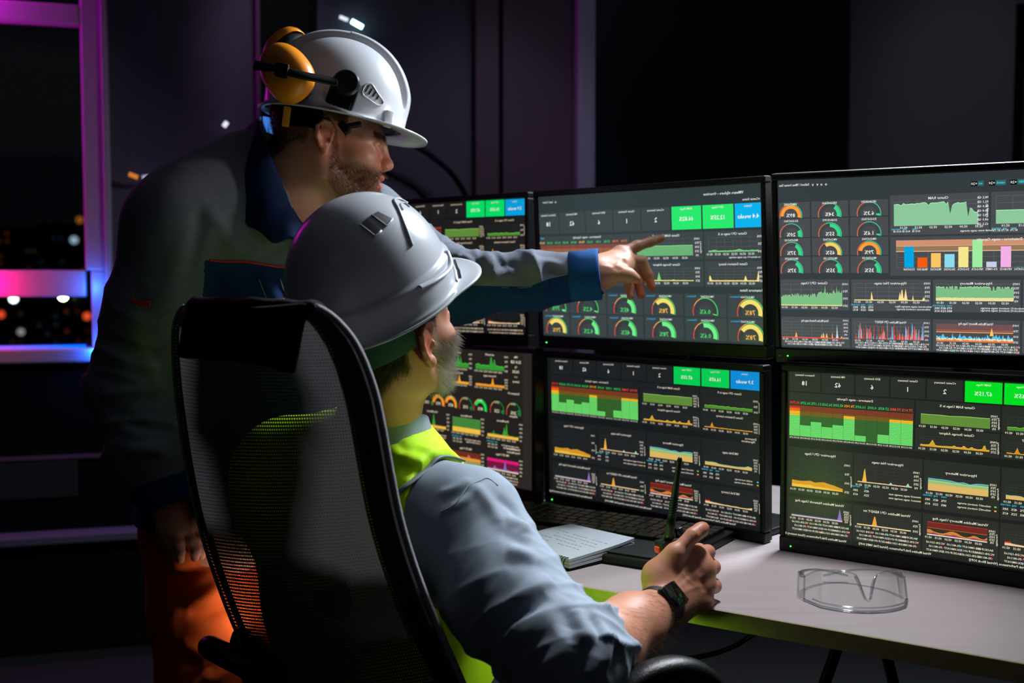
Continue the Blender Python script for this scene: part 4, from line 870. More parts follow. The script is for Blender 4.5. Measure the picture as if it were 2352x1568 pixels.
def head_sculpt(S, O, R, jaw_open=0.0, k_=1.0, es=1.0):
    L = lambda x, y, z: O+R@np.array([x, y, z])*k_
    E = lambda c, r, k=.02, op='+', Q=None: S.ell(L(*c), np.array(r)*k_, R if Q is None else R@Q, k*k_, op)
    C = lambda a, b, ra, rb, k=.02: S.cone(L(*a), L(*b), ra*k_, rb*k_, k*k_)
    E((-.012, 0, .052), (.096, .075, .090)); E((.033, 0, -.008), (.069, .060, .086), .03)
    for s in (1, -1):
        C((-.012, s*.052, -.020), (.002, s*.050, -.055), .019, .018, .03); C((.002, s*.050, -.055), (.070, s*.020, -.092), .017, .016, .03)
        E((.060, s*.042, -.016), (.026, .022, .018), .03); C((.084, s*.010, .031), (.068, s*.046, .031), .012, .009, .02)
    E((.086, 0, -.088), (.021, .026, .019), .022); E((.083, 0, -.048), (.026, .033, .030), .02)
    for s in (1, -1): E((.105, s*.034, .011), (.020, .021, .0125), .012, '-')
    C((.098, 0, .028), (.113, 0, -.010), .0072, .0098, .014); E((.1160, 0, -.0135), (.0115, .0108, .0100), .008)
    for s in (1, -1):
        E((.108, s*.0125, -.0185), (.0115, .0085, .0082), .006); E((.109, s*.007, -.027), (.006, .0036, .004), .003, '-')
        E((.0825, s*.0325, .0115), (.0145, .0155, .0135), .005); E((.1015, s*.036, .0112), (.013, .0150, .0048), .0015, '-')
    E((.106, 0, -.0395), (.0085, .021, .0060), .006); E((.103, 0, -.0535-jaw_open), (.0095, .018, .0070), .006)
    E((.115, 0, -.0465-jaw_open*.5), (.016, .019, .0014+jaw_open*.5), .002, '-')
    L0 = L; E0 = E
    for s in (1, -1):     # ears
        c_ = np.array([-.006, s*.076, .004]); L = lambda x, y, z: L0(*(c_+(np.array([x, y, z])-c_)*es))
        E = lambda c, r, k=.02, op='+', Q=None: S.ell(L(*c), np.array(r)*k_*es, R if Q is None else R@Q, k*k_*es, op)
        P = [(.010, .0730, .010), (.011, .0770, .026), (.000, .0815, .0365), (-.014, .0865, .0365), (-.0255, .0900, .022), (-.025, .0890, .002), (-.015, .0845, -.016), (-.004, .0795, -.027)]
        S.chain([L(x, s*y, z) for x, y, z in P], [.0042*k_*es]*8, .004)
        E((-.007, s*.0785, .006), (.0165, .0048, .028), .006, '+', np.array([[math.cos(.35*s), math.sin(.35*s), 0], [-math.sin(.35*s), math.cos(.35*s), 0], [0, 0, 1]]))
        E((-.002, s*.080, -.026), (.0085, .0052, .0095), .006); E((-.004, s*.088, .000), (.0095, .0075, .0125), .005, '-'); E((-.010, s*.0895, .022), (.008, .0035, .007), .004, '-')
        E((.008, s*.0775, -.002), (.0045, .0045, .0065), .004)
    return L
# skin and hair
def skinmat(name, col, red, stub=(60, 44, 36), rough=.48):
    m = pmat(name, col, rough, bump=(380, .25, .0006), sss=(.22, (1.0, .35, .2), .006)); nt = m.node_tree; b = nt.nodes['Principled BSDF']
    a = nt.nodes.new('ShaderNodeAttribute'); a.attribute_name = 'flush'; n = nt.nodes.new('ShaderNodeTexNoise'); n.inputs['Scale'].default_value = 45; n.inputs['Detail'].default_value = 4
    mx = nt.nodes.new('ShaderNodeMix'); mx.data_type = 'RGBA'; mx.inputs[6].default_value = (*lin(col), 1); mx.inputs[7].default_value = (*lin(red), 1)
    st = nt.nodes.new('ShaderNodeAttribute'); st.attribute_name = 'stubble'; m3 = nt.nodes.new('ShaderNodeMix'); m3.data_type = 'RGBA'; m3.inputs[7].default_value = (*lin(stub), 1); nt.links.new(st.outputs['Fac'], m3.inputs['Factor'])
    ad = nt.nodes.new('ShaderNodeMath'); ad.operation = 'MULTIPLY_ADD'; ad.inputs[1].default_value = .25; nt.links.new(n.outputs['Fac'], ad.inputs[0]); nt.links.new(a.outputs['Fac'], ad.inputs[2])
    nt.links.new(ad.outputs[0], mx.inputs['Factor']); nt.links.new(mx.outputs[2], m3.inputs[6]); nt.links.new(m3.outputs[2], b.inputs['Base Color']); return m
def strands(name, roots, dirs, lens, radius, mat, parent, curl=.3, seg=4, seed=1):
    r = np.random.RandomState(seed); n = len(roots); hc = bpy.data.hair_curves.new(name); hc.add_curves([seg]*n)
    d = dirs/np.linalg.norm(dirs, axis=1)[:, None]; P = np.zeros((n, seg, 3)); j = r.normal(size=(n, 3))*curl
    for i in range(seg): t = i/(seg-1); P[:, i] = roots+(d*t+j*t*t*.5+np.array([0, 0, -.15])*t*t)*lens[:, None]
    hc.attributes['position'].data.foreach_set('vector', P.astype(np.float32).ravel())
    ra = hc.attributes.get('radius') or hc.attributes.new('radius', 'FLOAT', 'POINT')
    ra.data.foreach_set('value', np.tile(np.linspace(radius, radius*.45, seg), n).astype(np.float32))
    hc.materials.append(mat); o = bpy.data.objects.new(name, hc); COL.objects.link(o); attach(o, parent); return o
def hairmat(name, col, rough=.55):
    m = pmat(name, col, rough, spec=.3); nt = m.node_tree; b = nt.nodes['Principled BSDF']; h = nt.nodes.new('ShaderNodeHairInfo'); mx = nt.nodes.new('ShaderNodeMix'); mx.data_type = 'RGBA'
    c = lin(col); mx.inputs[6].default_value = (*[x*.55 for x in c], 1); mx.inputs[7].default_value = (*[min(1, x*1.7) for x in c], 1); nt.links.new(h.outputs['Random'], mx.inputs['Factor']); nt.links.new(mx.outputs[2], b.inputs['Base Color']); return m
def scatter(V, F, mask, n, seed=0):
    """n random points on the faces whose vertices carry mask > 0 (denser where larger)"""
    r = np.random.RandomState(seed); w = mask[F].mean(1); ok = np.where(w > .02)[0]; a = np.linalg.norm(np.cross(V[F[ok, 2]]-V[F[ok, 0]], V[F[ok, 3]]-V[F[ok, 1]]), axis=1)*w[ok]
    f = ok[r.choice(len(ok), n, p=a/a.sum())]; b = r.dirichlet([1, 1, 1, 1], n); N = vnormals(V, F)
    return (V[F[f]]*b[..., None]).sum(1), (N[F[f]]*b[..., None]).sum(1), w[f]
def two_tone(name, c1, c2, rough=.85, bump=(600, .35, .0006), sheen=.0, noise=.18):
    """cloth of two colours parted by a sewn seam ('mask' attribute: > 0 second colour)"""
    m = pmat(name, c1, rough, bump=bump, spec=.25, sheen=sheen); nt = m.node_tree; b = nt.nodes['Principled BSDF']
    a = nt.nodes.new('ShaderNodeAttribute'); a.attribute_name = 'mask'; g = nt.nodes.new('ShaderNodeMath'); g.operation = 'GREATER_THAN'; g.inputs[1].default_value = 0
    mx = nt.nodes.new('ShaderNodeMix'); mx.data_type = 'RGBA'; mx.inputs[6].default_value = (*lin(c1), 1); mx.inputs[7].default_value = (*lin(c2), 1)
    n = nt.nodes.new('ShaderNodeTexNoise'); n.inputs['Scale'].default_value = 60; n.inputs['Detail'].default_value = 5; mp = nt.nodes.new('ShaderNodeMapRange'); mp.inputs['To Min'].default_value = 1-noise; mp.inputs['To Max'].default_value = 1+noise
    ml = nt.nodes.new('ShaderNodeMix'); ml.data_type = 'RGBA'; ml.blend_type = 'MULTIPLY'; ml.inputs['Factor'].default_value = 1
    nt.links.new(a.outputs['Fac'], g.inputs[0]); nt.links.new(g.outputs[0], mx.inputs['Factor']); nt.links.new(n.outputs['Fac'], mp.inputs['Value']); nt.links.new(mx.outputs[2], ml.inputs[6]); nt.links.new(mp.outputs[0], ml.inputs[7]); nt.links.new(ml.outputs[2], b.inputs['Base Color']); return m
def cloth(name, col, rough=.85, bump=(700, .35, .0006), noise=.15, spec=.25): return pmat(name, col, rough, noise=(70, noise), bump=bump, spec=spec)
# ------------------------------------------------------------------ hard hats
M['hat'] = pmat('white_abs', (214, 216, 222), .26, spec=.5, noise=(8, .02), coat=.25)
def hat_shell(O, R, a, b, Hh, brim, crest, name, parent, band=0.0, crest_w=.035, droop=.10):
    """shell with crest, gutter and visor as one sheet of even thickness"""
    nt, nr = 256, 80; G = []; RO = lambda p: O+R@np.array(p)
    def dome(th, t):
        e = .92; ph = t*PI/2; r = math.sin(ph)**e; z = Hh*math.cos(ph)**.86
        x = (a if math.cos(th) > 0 else a*1.03)*r*math.cos(th); y = b*r*math.sin(th)
        fade = min(1, max(0, (1-t)/.25)); fade = fade*fade*(3-2*fade)
        g = lambda w, c: 1/(1+math.exp((abs(y)-w)/c))
        w_ = crest_w*(1-.25*t); h = (crest*g(w_, .0012)-.32*crest*math.exp(-((abs(y)-w_-.0050)/.0032)**2))*(fade if x > 0 else fade*.9)
        nx, ny, nz = x/a**2, y/b**2, z/Hh**2*1.0; nl = math.sqrt(nx*nx+ny*ny+nz*nz)+1e-9
        bd = band*(1/(1+math.exp(min(60, (z-.040)/.0009))))
        return np.array([x+nx/nl*(h+bd), y+ny/nl*(h+bd), z+nz/nl*(h+bd)])
    for i in range(nr+1):
        t = max(.012, i/nr); row = [dome(2*PI*k/nt, t) for k in range(nt)]; G.append(row)
    for q, (dr, dz) in enumerate(((.002, -.004), (.006, -.007), (.5, 0), (.8, 0), (1.0, 0), (1.0, -1), (.8, -1), (.4, -1), (.0, -1))):
        row = []
        for k in range(nt):
            th = 2*PI*k/nt; p = np.array(G[nr][k]); n = np.array([math.cos(th)/a, math.sin(th)/b, 0]); n /= np.linalg.norm(n); c = math.cos(th); v = max(0, (c-.25)/.75); v = v*v*(3-2*v)
            fl = .009+brim*v; drop = -.007-.012*v*0
            if q < 2: row.append(p+n*dr+[0, 0, dz]); continue
            d = fl*(abs(dr)) if dz == 0 else fl*dr
            zz = -.007-droop*d*(.35+.65*v)-d*d*v*2.0*droop
            row.append(p+n*(d+ (.0 if dz == 0 else -.0005))+[0, 0, zz-(.0032 if dz else 0)])
        G.append(row)
    for i in range(nr, -1, -4): G.append([np.array(G[i][k])*[.974, .968, .978]+[0, 0, -.002] for k in range(nt)])
    mb = MB(); W_ = [[RO(p) for p in r] for r in G]; mb.grid(W_, closed_u=True, flip=False); n0 = sum(len(v) for v in mb.V)
    top = RO(np.mean(G[0], axis=0)+[0, 0, .0002]); mb.add([top]+list(W_[0]), [(0, 1+k, 1+(k+1) % nt) for k in range(nt)][::-1] if False else [(0, 1+(k+1) % nt, 1+k) for k in range(nt)])
    o = mb.build(name, M['hat'], parent, smooth=True); bm = bmesh.new(); bm.from_mesh(o.data); bmesh.ops.remove_doubles(bm, verts=bm.verts[:], dist=1e-6); bmesh.ops.recalc_face_normals(bm, faces=bm.faces[:]); bm.to_mesh(o.data); bm.free()
    return dome, RO
# ------------------------------------------------------------------ the seated man
seated = empty('person', (-.14, 1.72, 0), 'seated man in blue-grey shirt and yellow-green safety vest, holding a radio upright', 'person')
M['skin_s'] = skinmat('skin_ruddy', (196, 138, 110), (186, 92, 70))
SRH = face_dir(math.radians(38), math.radians(-17), math.radians(4))         # head
ear_s = at(985, 790, 1.56); SO = ear_s - SRH@np.array([-.006, -.083, .003])
NB = at(868, 1025, 1.66)                                                       # neck base
SH_R = at(1060, 1195, 1.53); EL = at(1312, 1532, 1.36); WR = at(1532, 1385, 1.565)
SH_L = np.array([-.365, 1.775, .930])
B = Sculpt(); head_sculpt(B, SO, SRH)
NU = SO+SRH@np.array([-.030, 0, -.045]); B.chain([NU, (NU*.45+NB*.55), NB], [.057, .057, .068], .03)
B.cone(NB-[0, 0, .05], SH_R-[0, 0, .01], .045, .04, .05); B.cone(NB-[0, 0, .05], SH_L-[0, 0, .01], .045, .04, .05)
PV = np.array([-.185, 1.76, .50]); CH = np.array([-.222, 1.70, .82]); RB = rotm([(.85, -.53, 0), (.53, .85, 0), (0, 0, 1)])
part_head = B.mesh(.0024, (-1, 1, .97), (1, 3, 2.0), 1)
A = Sculpt()
FM = EL*.55+WR*.45
# hand: fist around the radio, thumb on top
MC = [at(1597, 1277, 1.602), at(1616, 1304, 1.597), at(1624, 1343, 1.590), at(1617, 1382, 1.583)]
PI_ = [at(1625, 1268, 1.634), at(1637, 1302, 1.632), at(1640, 1345, 1.624), at(1630, 1386, 1.614)]
DI_ = [at(1606, 1262, 1.664), at(1614, 1303, 1.662), at(1614, 1347, 1.652), at(1606, 1387, 1.640)]
TI_ = [at(1582, 1268, 1.672), at(1590, 1308, 1.670), at(1590, 1350, 1.660), at(1586, 1388, 1.646)]
A.chain([SH_R, EL], [.050, .047], .03); A.chain([EL, EL*.72+WR*.28, EL*.4+WR*.6, WR], [.049, .050, .041, .0285], .03)
WX = (MC[0]-MC[3]); WX /= np.linalg.norm(WX)
A.cone(WR+WX*.008, WR-WX*.010, .0265, .0255, .02)
for i in range(4):
    A.cone(WR+WX*(.012-.008*i), MC[i], .0205 if i < 3 else .019, .0135-.0006*i, .018)
    rr = (.0105, .0108, .0103, .0090)[i]; A.ell(MC[i]+np.array([.001, -.004, .001]), (.0112, .0112, .0112), None, .008)
    A.chain([MC[i], PI_[i], DI_[i], TI_[i]], [.0115*rr/.0105, rr*1.0, rr*.9, rr*.84], .0045)
    A.ell(PI_[i], (rr*1.04,)*3, None, .004)
for i in range(3): A.cone(MC[i]*.82+WR*.18, MC[i+1]*.82+WR*.18, .0115, .0115, .012)
TC = at(1512, 1322, 1.578); TM = at(1551, 1269, 1.578); TP = at(1592, 1229, 1.588); TT = at(1615, 1212, 1.600)
A.chain([WR+WX*.012, TC, TM], [.022, .0185, .0140], .018); A.cone(TC, MC[1], .016, .012, .02); A.chain([TM, TP, TT], [.0118, .0108, .0092], .006); A.ell(TP*.3+TT*.7, (.0106,)*3, None, .006); A.ell(TM, (.0126,)*3, None, .006)
A.cone(TM*.7+TC*.3, MC[0], .010, .011, .016)
part_arm = A.mesh(.0022, None, None, 1)
# tendons, veins and knuckle creases of the hand's back
L = [([(1550, 1340), (1575, 1308), (1597, 1277)], .0008, .0035), ([(1552, 1352), (1586, 1326), (1612, 1305)], .0008, .0035), ([(1556, 1364), (1592, 1350), (1620, 1343)], .0007, .0035),
     ([(1560, 1300), (1580, 1330), (1600, 1345)], .0006, .0026), ([(1570, 1300), (1565, 1330), (1575, 1350)], .0005, .0024), ([(1600, 1292), (1612, 1322)], -.0022, .0060), ([(1612, 1326), (1620, 1360)], -.0018, .0055), ([(1581, 1255), (1590, 1262)], -.001, .003),
     ([(1581, 1222), (1596, 1240)], -.0008, .0018), ([(1588, 1218), (1602, 1236)], -.0008, .0018)]
v, f = part_arm; part_arm = (folds(v, f, L), f)
Tt = Sculpt(); Tt.ell(CH, (.150, .108, .175), RB); Tt.cone(CH-[0, 0, .1], PV, .13, .14, .08); Tt.cone(SH_R, SH_L, .06, .06, .06); Tt.cone(CH+[0, 0, .1], NB, .1, .06, .05)
FW = np.array([.53, .85, 0]); RT = np.array([.85, -.53, 0])
for s in (1, -1):
    hp = PV+RT*s*.09; kn = hp+FW*.40+[0, 0, .02]; an = kn+FW*.02-[0, 0, .42]; Tt.chain([hp, kn, an], [.082, .058, .042], .03)
Tt.chain([SH_L, SH_L+FW*.12-[0, 0, .21]+RT*-.03, SH_L+FW*.32-[0, 0, .22]], [.05, .045, .033], .03)
lh = SH_L+FW*.32-[0, 0, .22]; Tt.ell(lh+FW*.045+[0, 0, -.002], (.042, .042, .018), None, .02)
for k in range(4): Tt.cone(lh+FW*.07+RT*(.018-.013*k), lh+FW*.125+RT*(.022-.017*k)-[0, 0, .012], .0095, .008, .008)
Tt.cone(lh+FW*.03+RT*.025, lh+FW*.07+RT*.05, .0105, .009, .01)
part_torso = Tt.mesh(.008, None, None, 2)
V, F = join([part_head, part_arm, part_torso])
# beard and short hair
hv, hf = part_head; hl = (hv-SO)@SRH; ear_x = -.006
def smooth01(x): x = np.clip(x, 0, 1); return x*x*(3-2*x)
def beard_mask(l, top=-.022, rise=.055):
    x, y, z = l[:, 0], np.abs(l[:, 1]), l[:, 2]
    up = top+rise*smooth01((.030-x)/.022)            # sideburn climbs in front of the ear
    lo = np.where(x < .05, -.074-.028*smooth01((x-.0)/.05), -.112)
    face = smooth01((x-.004)/.012)*smooth01((up-z)/.012)*smooth01((z-lo)/.010)
    lips = (y < .021) & (z > -.061) & (z < -.036) & (x > .095); face = np.where(lips, face*.05, face); face[(x > .107) & (z > -.029)] = 0
    must = .5*np.exp(-((z+.0315)/.0045)**2)*(x > .09)*(y < .03); return np.clip(np.maximum(face, must), 0, 1)
def nape_mask(l, low=-.070):
    x, y, z = l[:, 0], np.abs(l[:, 1]), l[:, 2]; ear = np.hypot(x+.006, z-.004) < .036
    m = smooth01((-.028-x)/.012)*smooth01((z-low-.03*smooth01((y-.03)/.03))/.02)*smooth01((.09-z)/.02); over = (z > .034)*(x < .03)*(z < .09); side = (x > -.005)*(x < .03)*(z > .0)*(y > .05)
    m = np.maximum(m, np.maximum(over, side*.9)); m[ear & (y > .066)] = 0; return m
# flush: ears, nose, knuckles, thumb
fl = np.zeros(len(V))
for p, r, k in [(ear_s, .035, .75), (SO+SRH@np.array([.115, 0, -.013]), .03, .5), (TT, .02, .5)]+[(m, .013, .45) for m in MC]+[(m, .011, .35) for m in PI_]: fl += k*np.exp(-(np.linalg.norm(V-p, axis=1)/r)**2)
st_ = np.zeros(len(V)); st_[:len(hv)] = np.maximum(beard_mask(hl, -.004)*.45, nape_mask(hl)*.85)
body = mesh_obj('body', V, F, M['skin_s'], seated, attrs={'flush': fl, 'stubble': st_})
M['hair_s'] = hairmat('hair_dark_grey', (62, 56, 50)); M['beard_s'] = hairmat('beard_grey_brown', (150, 138, 124))
r_, n_, w_ = scatter(hv, hf, beard_mask(hl, -.004), 6500, 2); rs = np.random.RandomState(5)
dn = SRH@np.array([.5, 0, -1.0]); strands('beard', r_, n_*.75+dn*.6, (.007+.007*rs.rand(len(r_)))*(.6+.4*w_), .00013, M['beard_s'], seated, .45, 5, 3)
r_, n_, w_ = scatter(hv, hf, nape_mask(hl), 12000, 4); dn = SRH@np.array([-.25, 0, -1.0])
strands('hair', r_, n_*.5+dn*.8, (.006+.006*rs.rand(len(r_)))*(.5+.5*w_), .00015, M['hair_s'], seated, .3, 4, 5)
av, af = part_arm; q = ((av-EL)@(WR-EL))/((WR-EL)@(WR-EL)); am = smooth01((q-.25)/.1)*smooth01((.93-q)/.1)
r_, n_, w_ = scatter(av, af, am, 1500, 6); ax_ = (WR-EL)/np.linalg.norm(WR-EL)
strands('forearm_hair', r_, n_*.35+ax_*.5+np.array([.5, -.1, -.6]), .010+.008*rs.rand(len(r_)), .00009, hairmat('arm_hair', (96, 66, 46)), seated, .5, 4, 7)
# thumb nail
mb = MB(); nz = np.array([.35, -.55, -.6]); nz /= np.linalg.norm(nz)

# shirt: one sculpted garment, rolled sleeve on the right arm
M['shirt'] = cloth('chambray', (138, 149, 162), .82, (900, .35, .0005), .12)
HEM = EL*.755+WR*.245
S1 = Sculpt(); S1.ell(CH, (.168, .125, .19), RB); S1.cone(CH-[0, 0, .1], PV+[0, 0, .03], .150, .158, .08)
S1.cone(NB-[0, 0, .03], SH_R+[-.01, 0, -.005], .052, .076, .05); S1.cone(NB-[0, 0, .03], SH_L+[0, 0, -.01], .052, .072, .05); S1.cone(SH_R*.75+SH_L*.25-[0, 0, .06], SH_L-[0, 0, .06], .085, .085, .06)
ME = SH_R*.5+EL*.5
S1.chain([SH_R+[.012, 0, -.005], ME+[-.014, 0, -.006], EL+[-.008, 0, .012]], [.080, .078, .072], .03); S1.chain([EL+[-.004, 0, .008], HEM], [.066, .055], .03)
S1.cone(HEM, HEM+(WR-EL)*.25, .0505, .044, .004, '-')
S1.chain([SH_L, SH_L+FW*.12-[0, 0, .21]+RT*-.03, SH_L+FW*.30-[0, 0, .215]], [.072, .062, .045], .03)
V, F = S1.mesh(.0038, None, None, 2)
L = [([(1080, 1105), (1120, 1150), (1150, 1200)], 0.0046, .010), ([(1140, 1140), (1185, 1160), (1205, 1190)], -0.0052, .010), ([(1160, 1195), (1200, 1195), (1215, 1215)], 0.0069, .011), ([(1150, 1225), (1195, 1235), (1222, 1245)], -0.0043, .011),
     ([(1165, 1260), (1200, 1262), (1235, 1275)], 0.0058, .012), ([(1160, 1300), (1205, 1290), (1245, 1285)], -.4*0.0078, .012), ([(1195, 1390), (1230, 1352), (1270, 1322)], 0.0092, .014), ([(1120, 1470), (1170, 1425), (1225, 1395), (1262, 1370)], -0.0069, .014),
     ([(1180, 1480), (1240, 1425), (1300, 1360)], 0.0080, .016), ([(1290, 1395), (1310, 1440), (1318, 1480)], -0.0052, .012), ([(1330, 1390), (1330, 1430), (1345, 1480)], 0.0069, .013), ([(1355, 1410), (1375, 1450), (1368, 1510)], -0.0060, .010), ([(1385, 1425), (1398, 1470), (1390, 1530)], 0.0069, .009),
     ([(1240, 1540), (1290, 1490), (1310, 1440)], 0.0069, .014), ([(1180, 1530), (1240, 1500), (1285, 1460)], -0.0043, .013), ([(1400, 1440), (1412, 1490), (1402, 1560)], -0.0034, .006), ([(1350, 1560), (1375, 1500), (1380, 1470)], 0.0058, .010), ([(1310, 1560), (1345, 1520), (1350, 1470)], -0.0043, .012),
     ([(1010, 1160), (1060, 1130), (1100, 1100)], -0.0026, .006), ([(1030, 1165), (1070, 1150), (1110, 1105)], 0.0034, .006), ([(1000, 1130), (1040, 1120), (1080, 1090)], 0.0034, .007)]
V = folds(V, F, L); N = vnormals(V, F); 
# diagonal drag wrinkles of the sleeve, running round the arm
_t = ((V-SH_R)@(EL-SH_R))/((EL-SH_R)@(EL-SH_R)); _ax = (EL-SH_R)/np.linalg.norm(EL-SH_R); _q = V-SH_R-np.clip(_t, 0, 1.6)[:, None]*(EL-SH_R); _e1 = np.cross(_ax, (0, 0, 1)); _e1 /= np.linalg.norm(_e1); _e2 = np.cross(_ax, _e1); _an = np.arctan2(_q@_e2, _q@_e1)
_ph = _t*15+1.1*np.sin(_an*1.0+.6)+.9*np.sin(_an*2+2*_t)+noise3(V, 9, 8)*1.6; _w = np.exp(-((_t-1.0)/.38)**2)*.9+.35*np.exp(-((_t-.35)/.25)**2); _w *= (_t > -.05)*(.55+.45*np.sin(_an*1.5+noise3(V, 12, 9)*2))
_p2 = _t*31+2.2*np.sin(_an+2.0)+1.2*np.sin(2*_an-3*_t)+noise3(V, 16, 18)*2.2
V = V+N*((1-np.abs(np.sin(_ph)))**1.8*.0125*_w+(1-np.abs(np.sin(_p2)))**1.6*.0046*_w*(.5+.5*np.sin(noise3(V, 14, 19)*4)))[:, None]+N*(noise3(V, 55, 3)*.0008+noise3(V, 24, 4)*.0012)[:, None]; SV, SF = V, F
mesh_obj('shirt', V, F, M['shirt'], seated)
N = vnormals(V, F); mb = MB(); mb.tube(onsurf(V, N, [(1010, 1172), (1045, 1145), (1075, 1118), (1105, 1093), (1125, 1088), (1150, 1105)], .0002), .0010, 6); mb.build('shoulder_seam', M['shirt'], seated, smooth=True)
mb = MB(); ax_h = (WR-EL)/np.linalg.norm(WR-EL); a = np.cross(ax_h, (0, 0, 1)); a /= np.linalg.norm(a); b = np.cross(ax_h, a)
mb.tube([HEM-ax_h*.004+(a*math.cos(t)+b*math.sin(t))*.0545 for t in np.linspace(0, 2*PI, 40, endpoint=False)], [.0055+.0012*math.sin(5*i) for i in range(40)], 8, closed=True); mb.build('rolled_cuff', M['shirt'], seated, smooth=True)
# shirt collar
mb = MB(); G = []; cr = SRH@np.array([1, 0, 0]); cr[2] = 0; cr /= np.linalg.norm(cr); cl = np.array([-cr[1], cr[0], 0]); nc = NB*.62+NU*.38
for i, (h, ro) in enumerate(((-.070, .088), (-.045, .080), (-.022, .071), (-.008, .067), (-.005, .064), (-.012, .061), (-.04, .062))):
    G.append([nc+cr*(ro*math.cos(t)*1.05+.01)+cl*ro*math.sin(t)*.98+np.array([0, 0, h-.014*math.cos(t)+.02]) for t in np.linspace(.35, 2*PI-.35, 49)])
mb.grid(G); o = mb.build('shirt_collar', M['shirt'], seated, smooth=True)
# safety vest over the shirt: torso shell with arm openings
M['vest'] = cloth('vest_yellow_green', (196, 255, 20), .7, (500, .3, .0006), .06); M['trim_grey'] = pmat('reflective_piping', (104, 112, 112), .6, .0, noise=(300, .2))
S2 = Sculpt(); S2.ell(CH, (.180, .137, .20), RB); S2.cone(CH-[0, 0, .1], PV+[0, 0, .0], .163, .172, .08)
S2.cone(NB-[0, 0, .022], SH_R+[-.01, 0, -.005], .074, .085, .05); S2.cone(NB-[0, 0, .022], SH_L+[0, 0, -.01], .074, .083, .05); S2.cone(SH_R*.75+SH_L*.25-[0, 0, .06], SH_L-[0, 0, .06], .096, .096, .06)
S2.cone(NB-[0, 0, .02], NU, .066, .070, .006, '-')
ao = SH_R+np.array([.025, -.01, -.045]); S2.cut([(RT, -.918), ((0, 0, 1), .74)])
S2.cone(SH_L-RT*.03-[0, 0, .07], SH_L-RT*.2-[0, 0, .07], .085, .12, .006, '-')
S2.ell(PV-[0, 0, .08], (.4, .4, .10), None, .004, '-')
V, F = S2.mesh(.0042, None, None, 2)
L = [([(905, 1010), (940, 1040), (985, 1062)], .004, .012), ([(900, 1060), (940, 1075), (980, 1075)], -.004, .012), ([(960, 1010), (1000, 1035), (1030, 1045)], .003, .009), ([(910, 1000), (935, 1030)], -.004, .008)]
V = folds(V, F, L); VV, VF = V, F
mesh_obj('safety_vest', V, F, M['vest'], seated)
N = vnormals(V, F); mb = MB(); mb.tube(onsurf(V, N, [(1072, 1052), (1045, 1048), (1015, 1056), (985, 1075), (955, 1098), (925, 1122), (905, 1140), (890, 1160)], .002), .0052, 8, flat=.42); mb.build('vest_piping', M['trim_grey'], seated, smooth=True)
# trousers and boots, mostly behind the chair back and under the desk
M['navy_work'] = cloth('dark_work_cloth', (20, 26, 36))
S3 = Sculpt()
for s in (1, -1):
    hp = PV+RT*s*.09-[0, 0, .01]; kn = hp+FW*.40+[0, 0, .03]; an = kn+FW*.02-[0, 0, .40]; S3.cone(PV+RT*s*.04, hp, .13, .12, .06); S3.chain([hp, kn, an], [.105, .078, .066], .04)
V, F = S3.mesh(.008, None, None, 2); mesh_obj('trousers', V, F, M['navy_work'], seated)
S4 = Sculpt()
for s in (1, -1):
    an = PV+RT*s*.09-[0, 0, .01]+FW*.42-[0, 0, .36]; an[2] = .10; S4 = Sculpt(); S4.chain([an+[0, 0, .06], an-[0, 0, .02], an+FW*.05-[0, 0, .055], an+FW*.17-[0, 0, .062]], [.050, .05, .042, .036], .03); S4.ell(an+FW*.5-[0, 0, 1.1], (2, 2, 1.0), None, .004, '-'); V, F = S4.mesh(.006, None, None, 2); mesh_obj('boot', V, F, M['black_cloth'], seated)

# ------------------------------------------------------------------ the seated man's hard hat
HS = face_dir(math.radians(40), math.radians(-27), math.radians(3)); HO = at(862, 690, 1.600)
hat = empty('hard_hat', HO-np.array([0, 0, .0]), 'plain white hard hat with two square vents, worn by the seated man', 'hard hat')
dome, RO = hat_shell(HO, HS, .130, .110, .160, .034, .0, 'shell', hat, band=.0055, crest_w=.020, droop=.22)
def hat_at(th, t, off=0.0, dm=dome, ro=RO, c=.02): p = dm(th, t); q = p-np.array([0, 0, c]); q /= np.linalg.norm(q); return ro(p+q*off)
M['vent'] = pmat('vent_recess', (70, 58, 54), .6)
def hat_patch(mb, th0, th1, t0, t1, off, dm, ro, n=6, th_=None):
    G = [[hat_at(th0+(th1-th0)*j/n+(0 if th_ is None else th_*i/n), t0+(t1-t0)*i/n, off, dm, ro) for j in range(n+1)] for i in range(n+1)]; mb.grid(G)
    e = [G[0][j] for j in range(n+1)]+[G[i][n] for i in range(1, n+1)]+[G[n][j] for j in range(n-1, -1, -1)]+[G[i][0] for i in range(n-1, 0, -1)]; return e
def make_hat_px(dome, RO):
    th = np.linspace(0, 2*PI, 160, endpoint=False); tt = np.linspace(.03, 1, 50); gc = RO(np.array([0, 0, .03]))
    g = [(a, b) for a in th for b in tt]; P = np.array([RO(dome(*q)) for q in g]); x, y = to_px(P); back = ((P-gc)*(P-CAM)).sum(1) > 0
    def f(px, py, off=0.0):
        m = np.argmin(np.hypot(x-px, y-py)+1e3*back); a, b = g[m]; da, db = th[1], tt[1]-tt[0]
        for _ in range(5):
            c = [(a+da*i/3, min(1, max(.01, b+db*j/3))) for i in range(-3, 4) for j in range(-3, 4)]; Q = np.array([RO(dome(*q)) for q in c]); u, v = to_px(Q); k = np.argmin(np.hypot(u-px, v-py)); a, b = c[k]; da /= 2.5; db /= 2.5
        q = Q[k]-gc; return Q[k]+q/np.linalg.norm(q)*off
    return f
hat_px = make_hat_px(dome, RO)
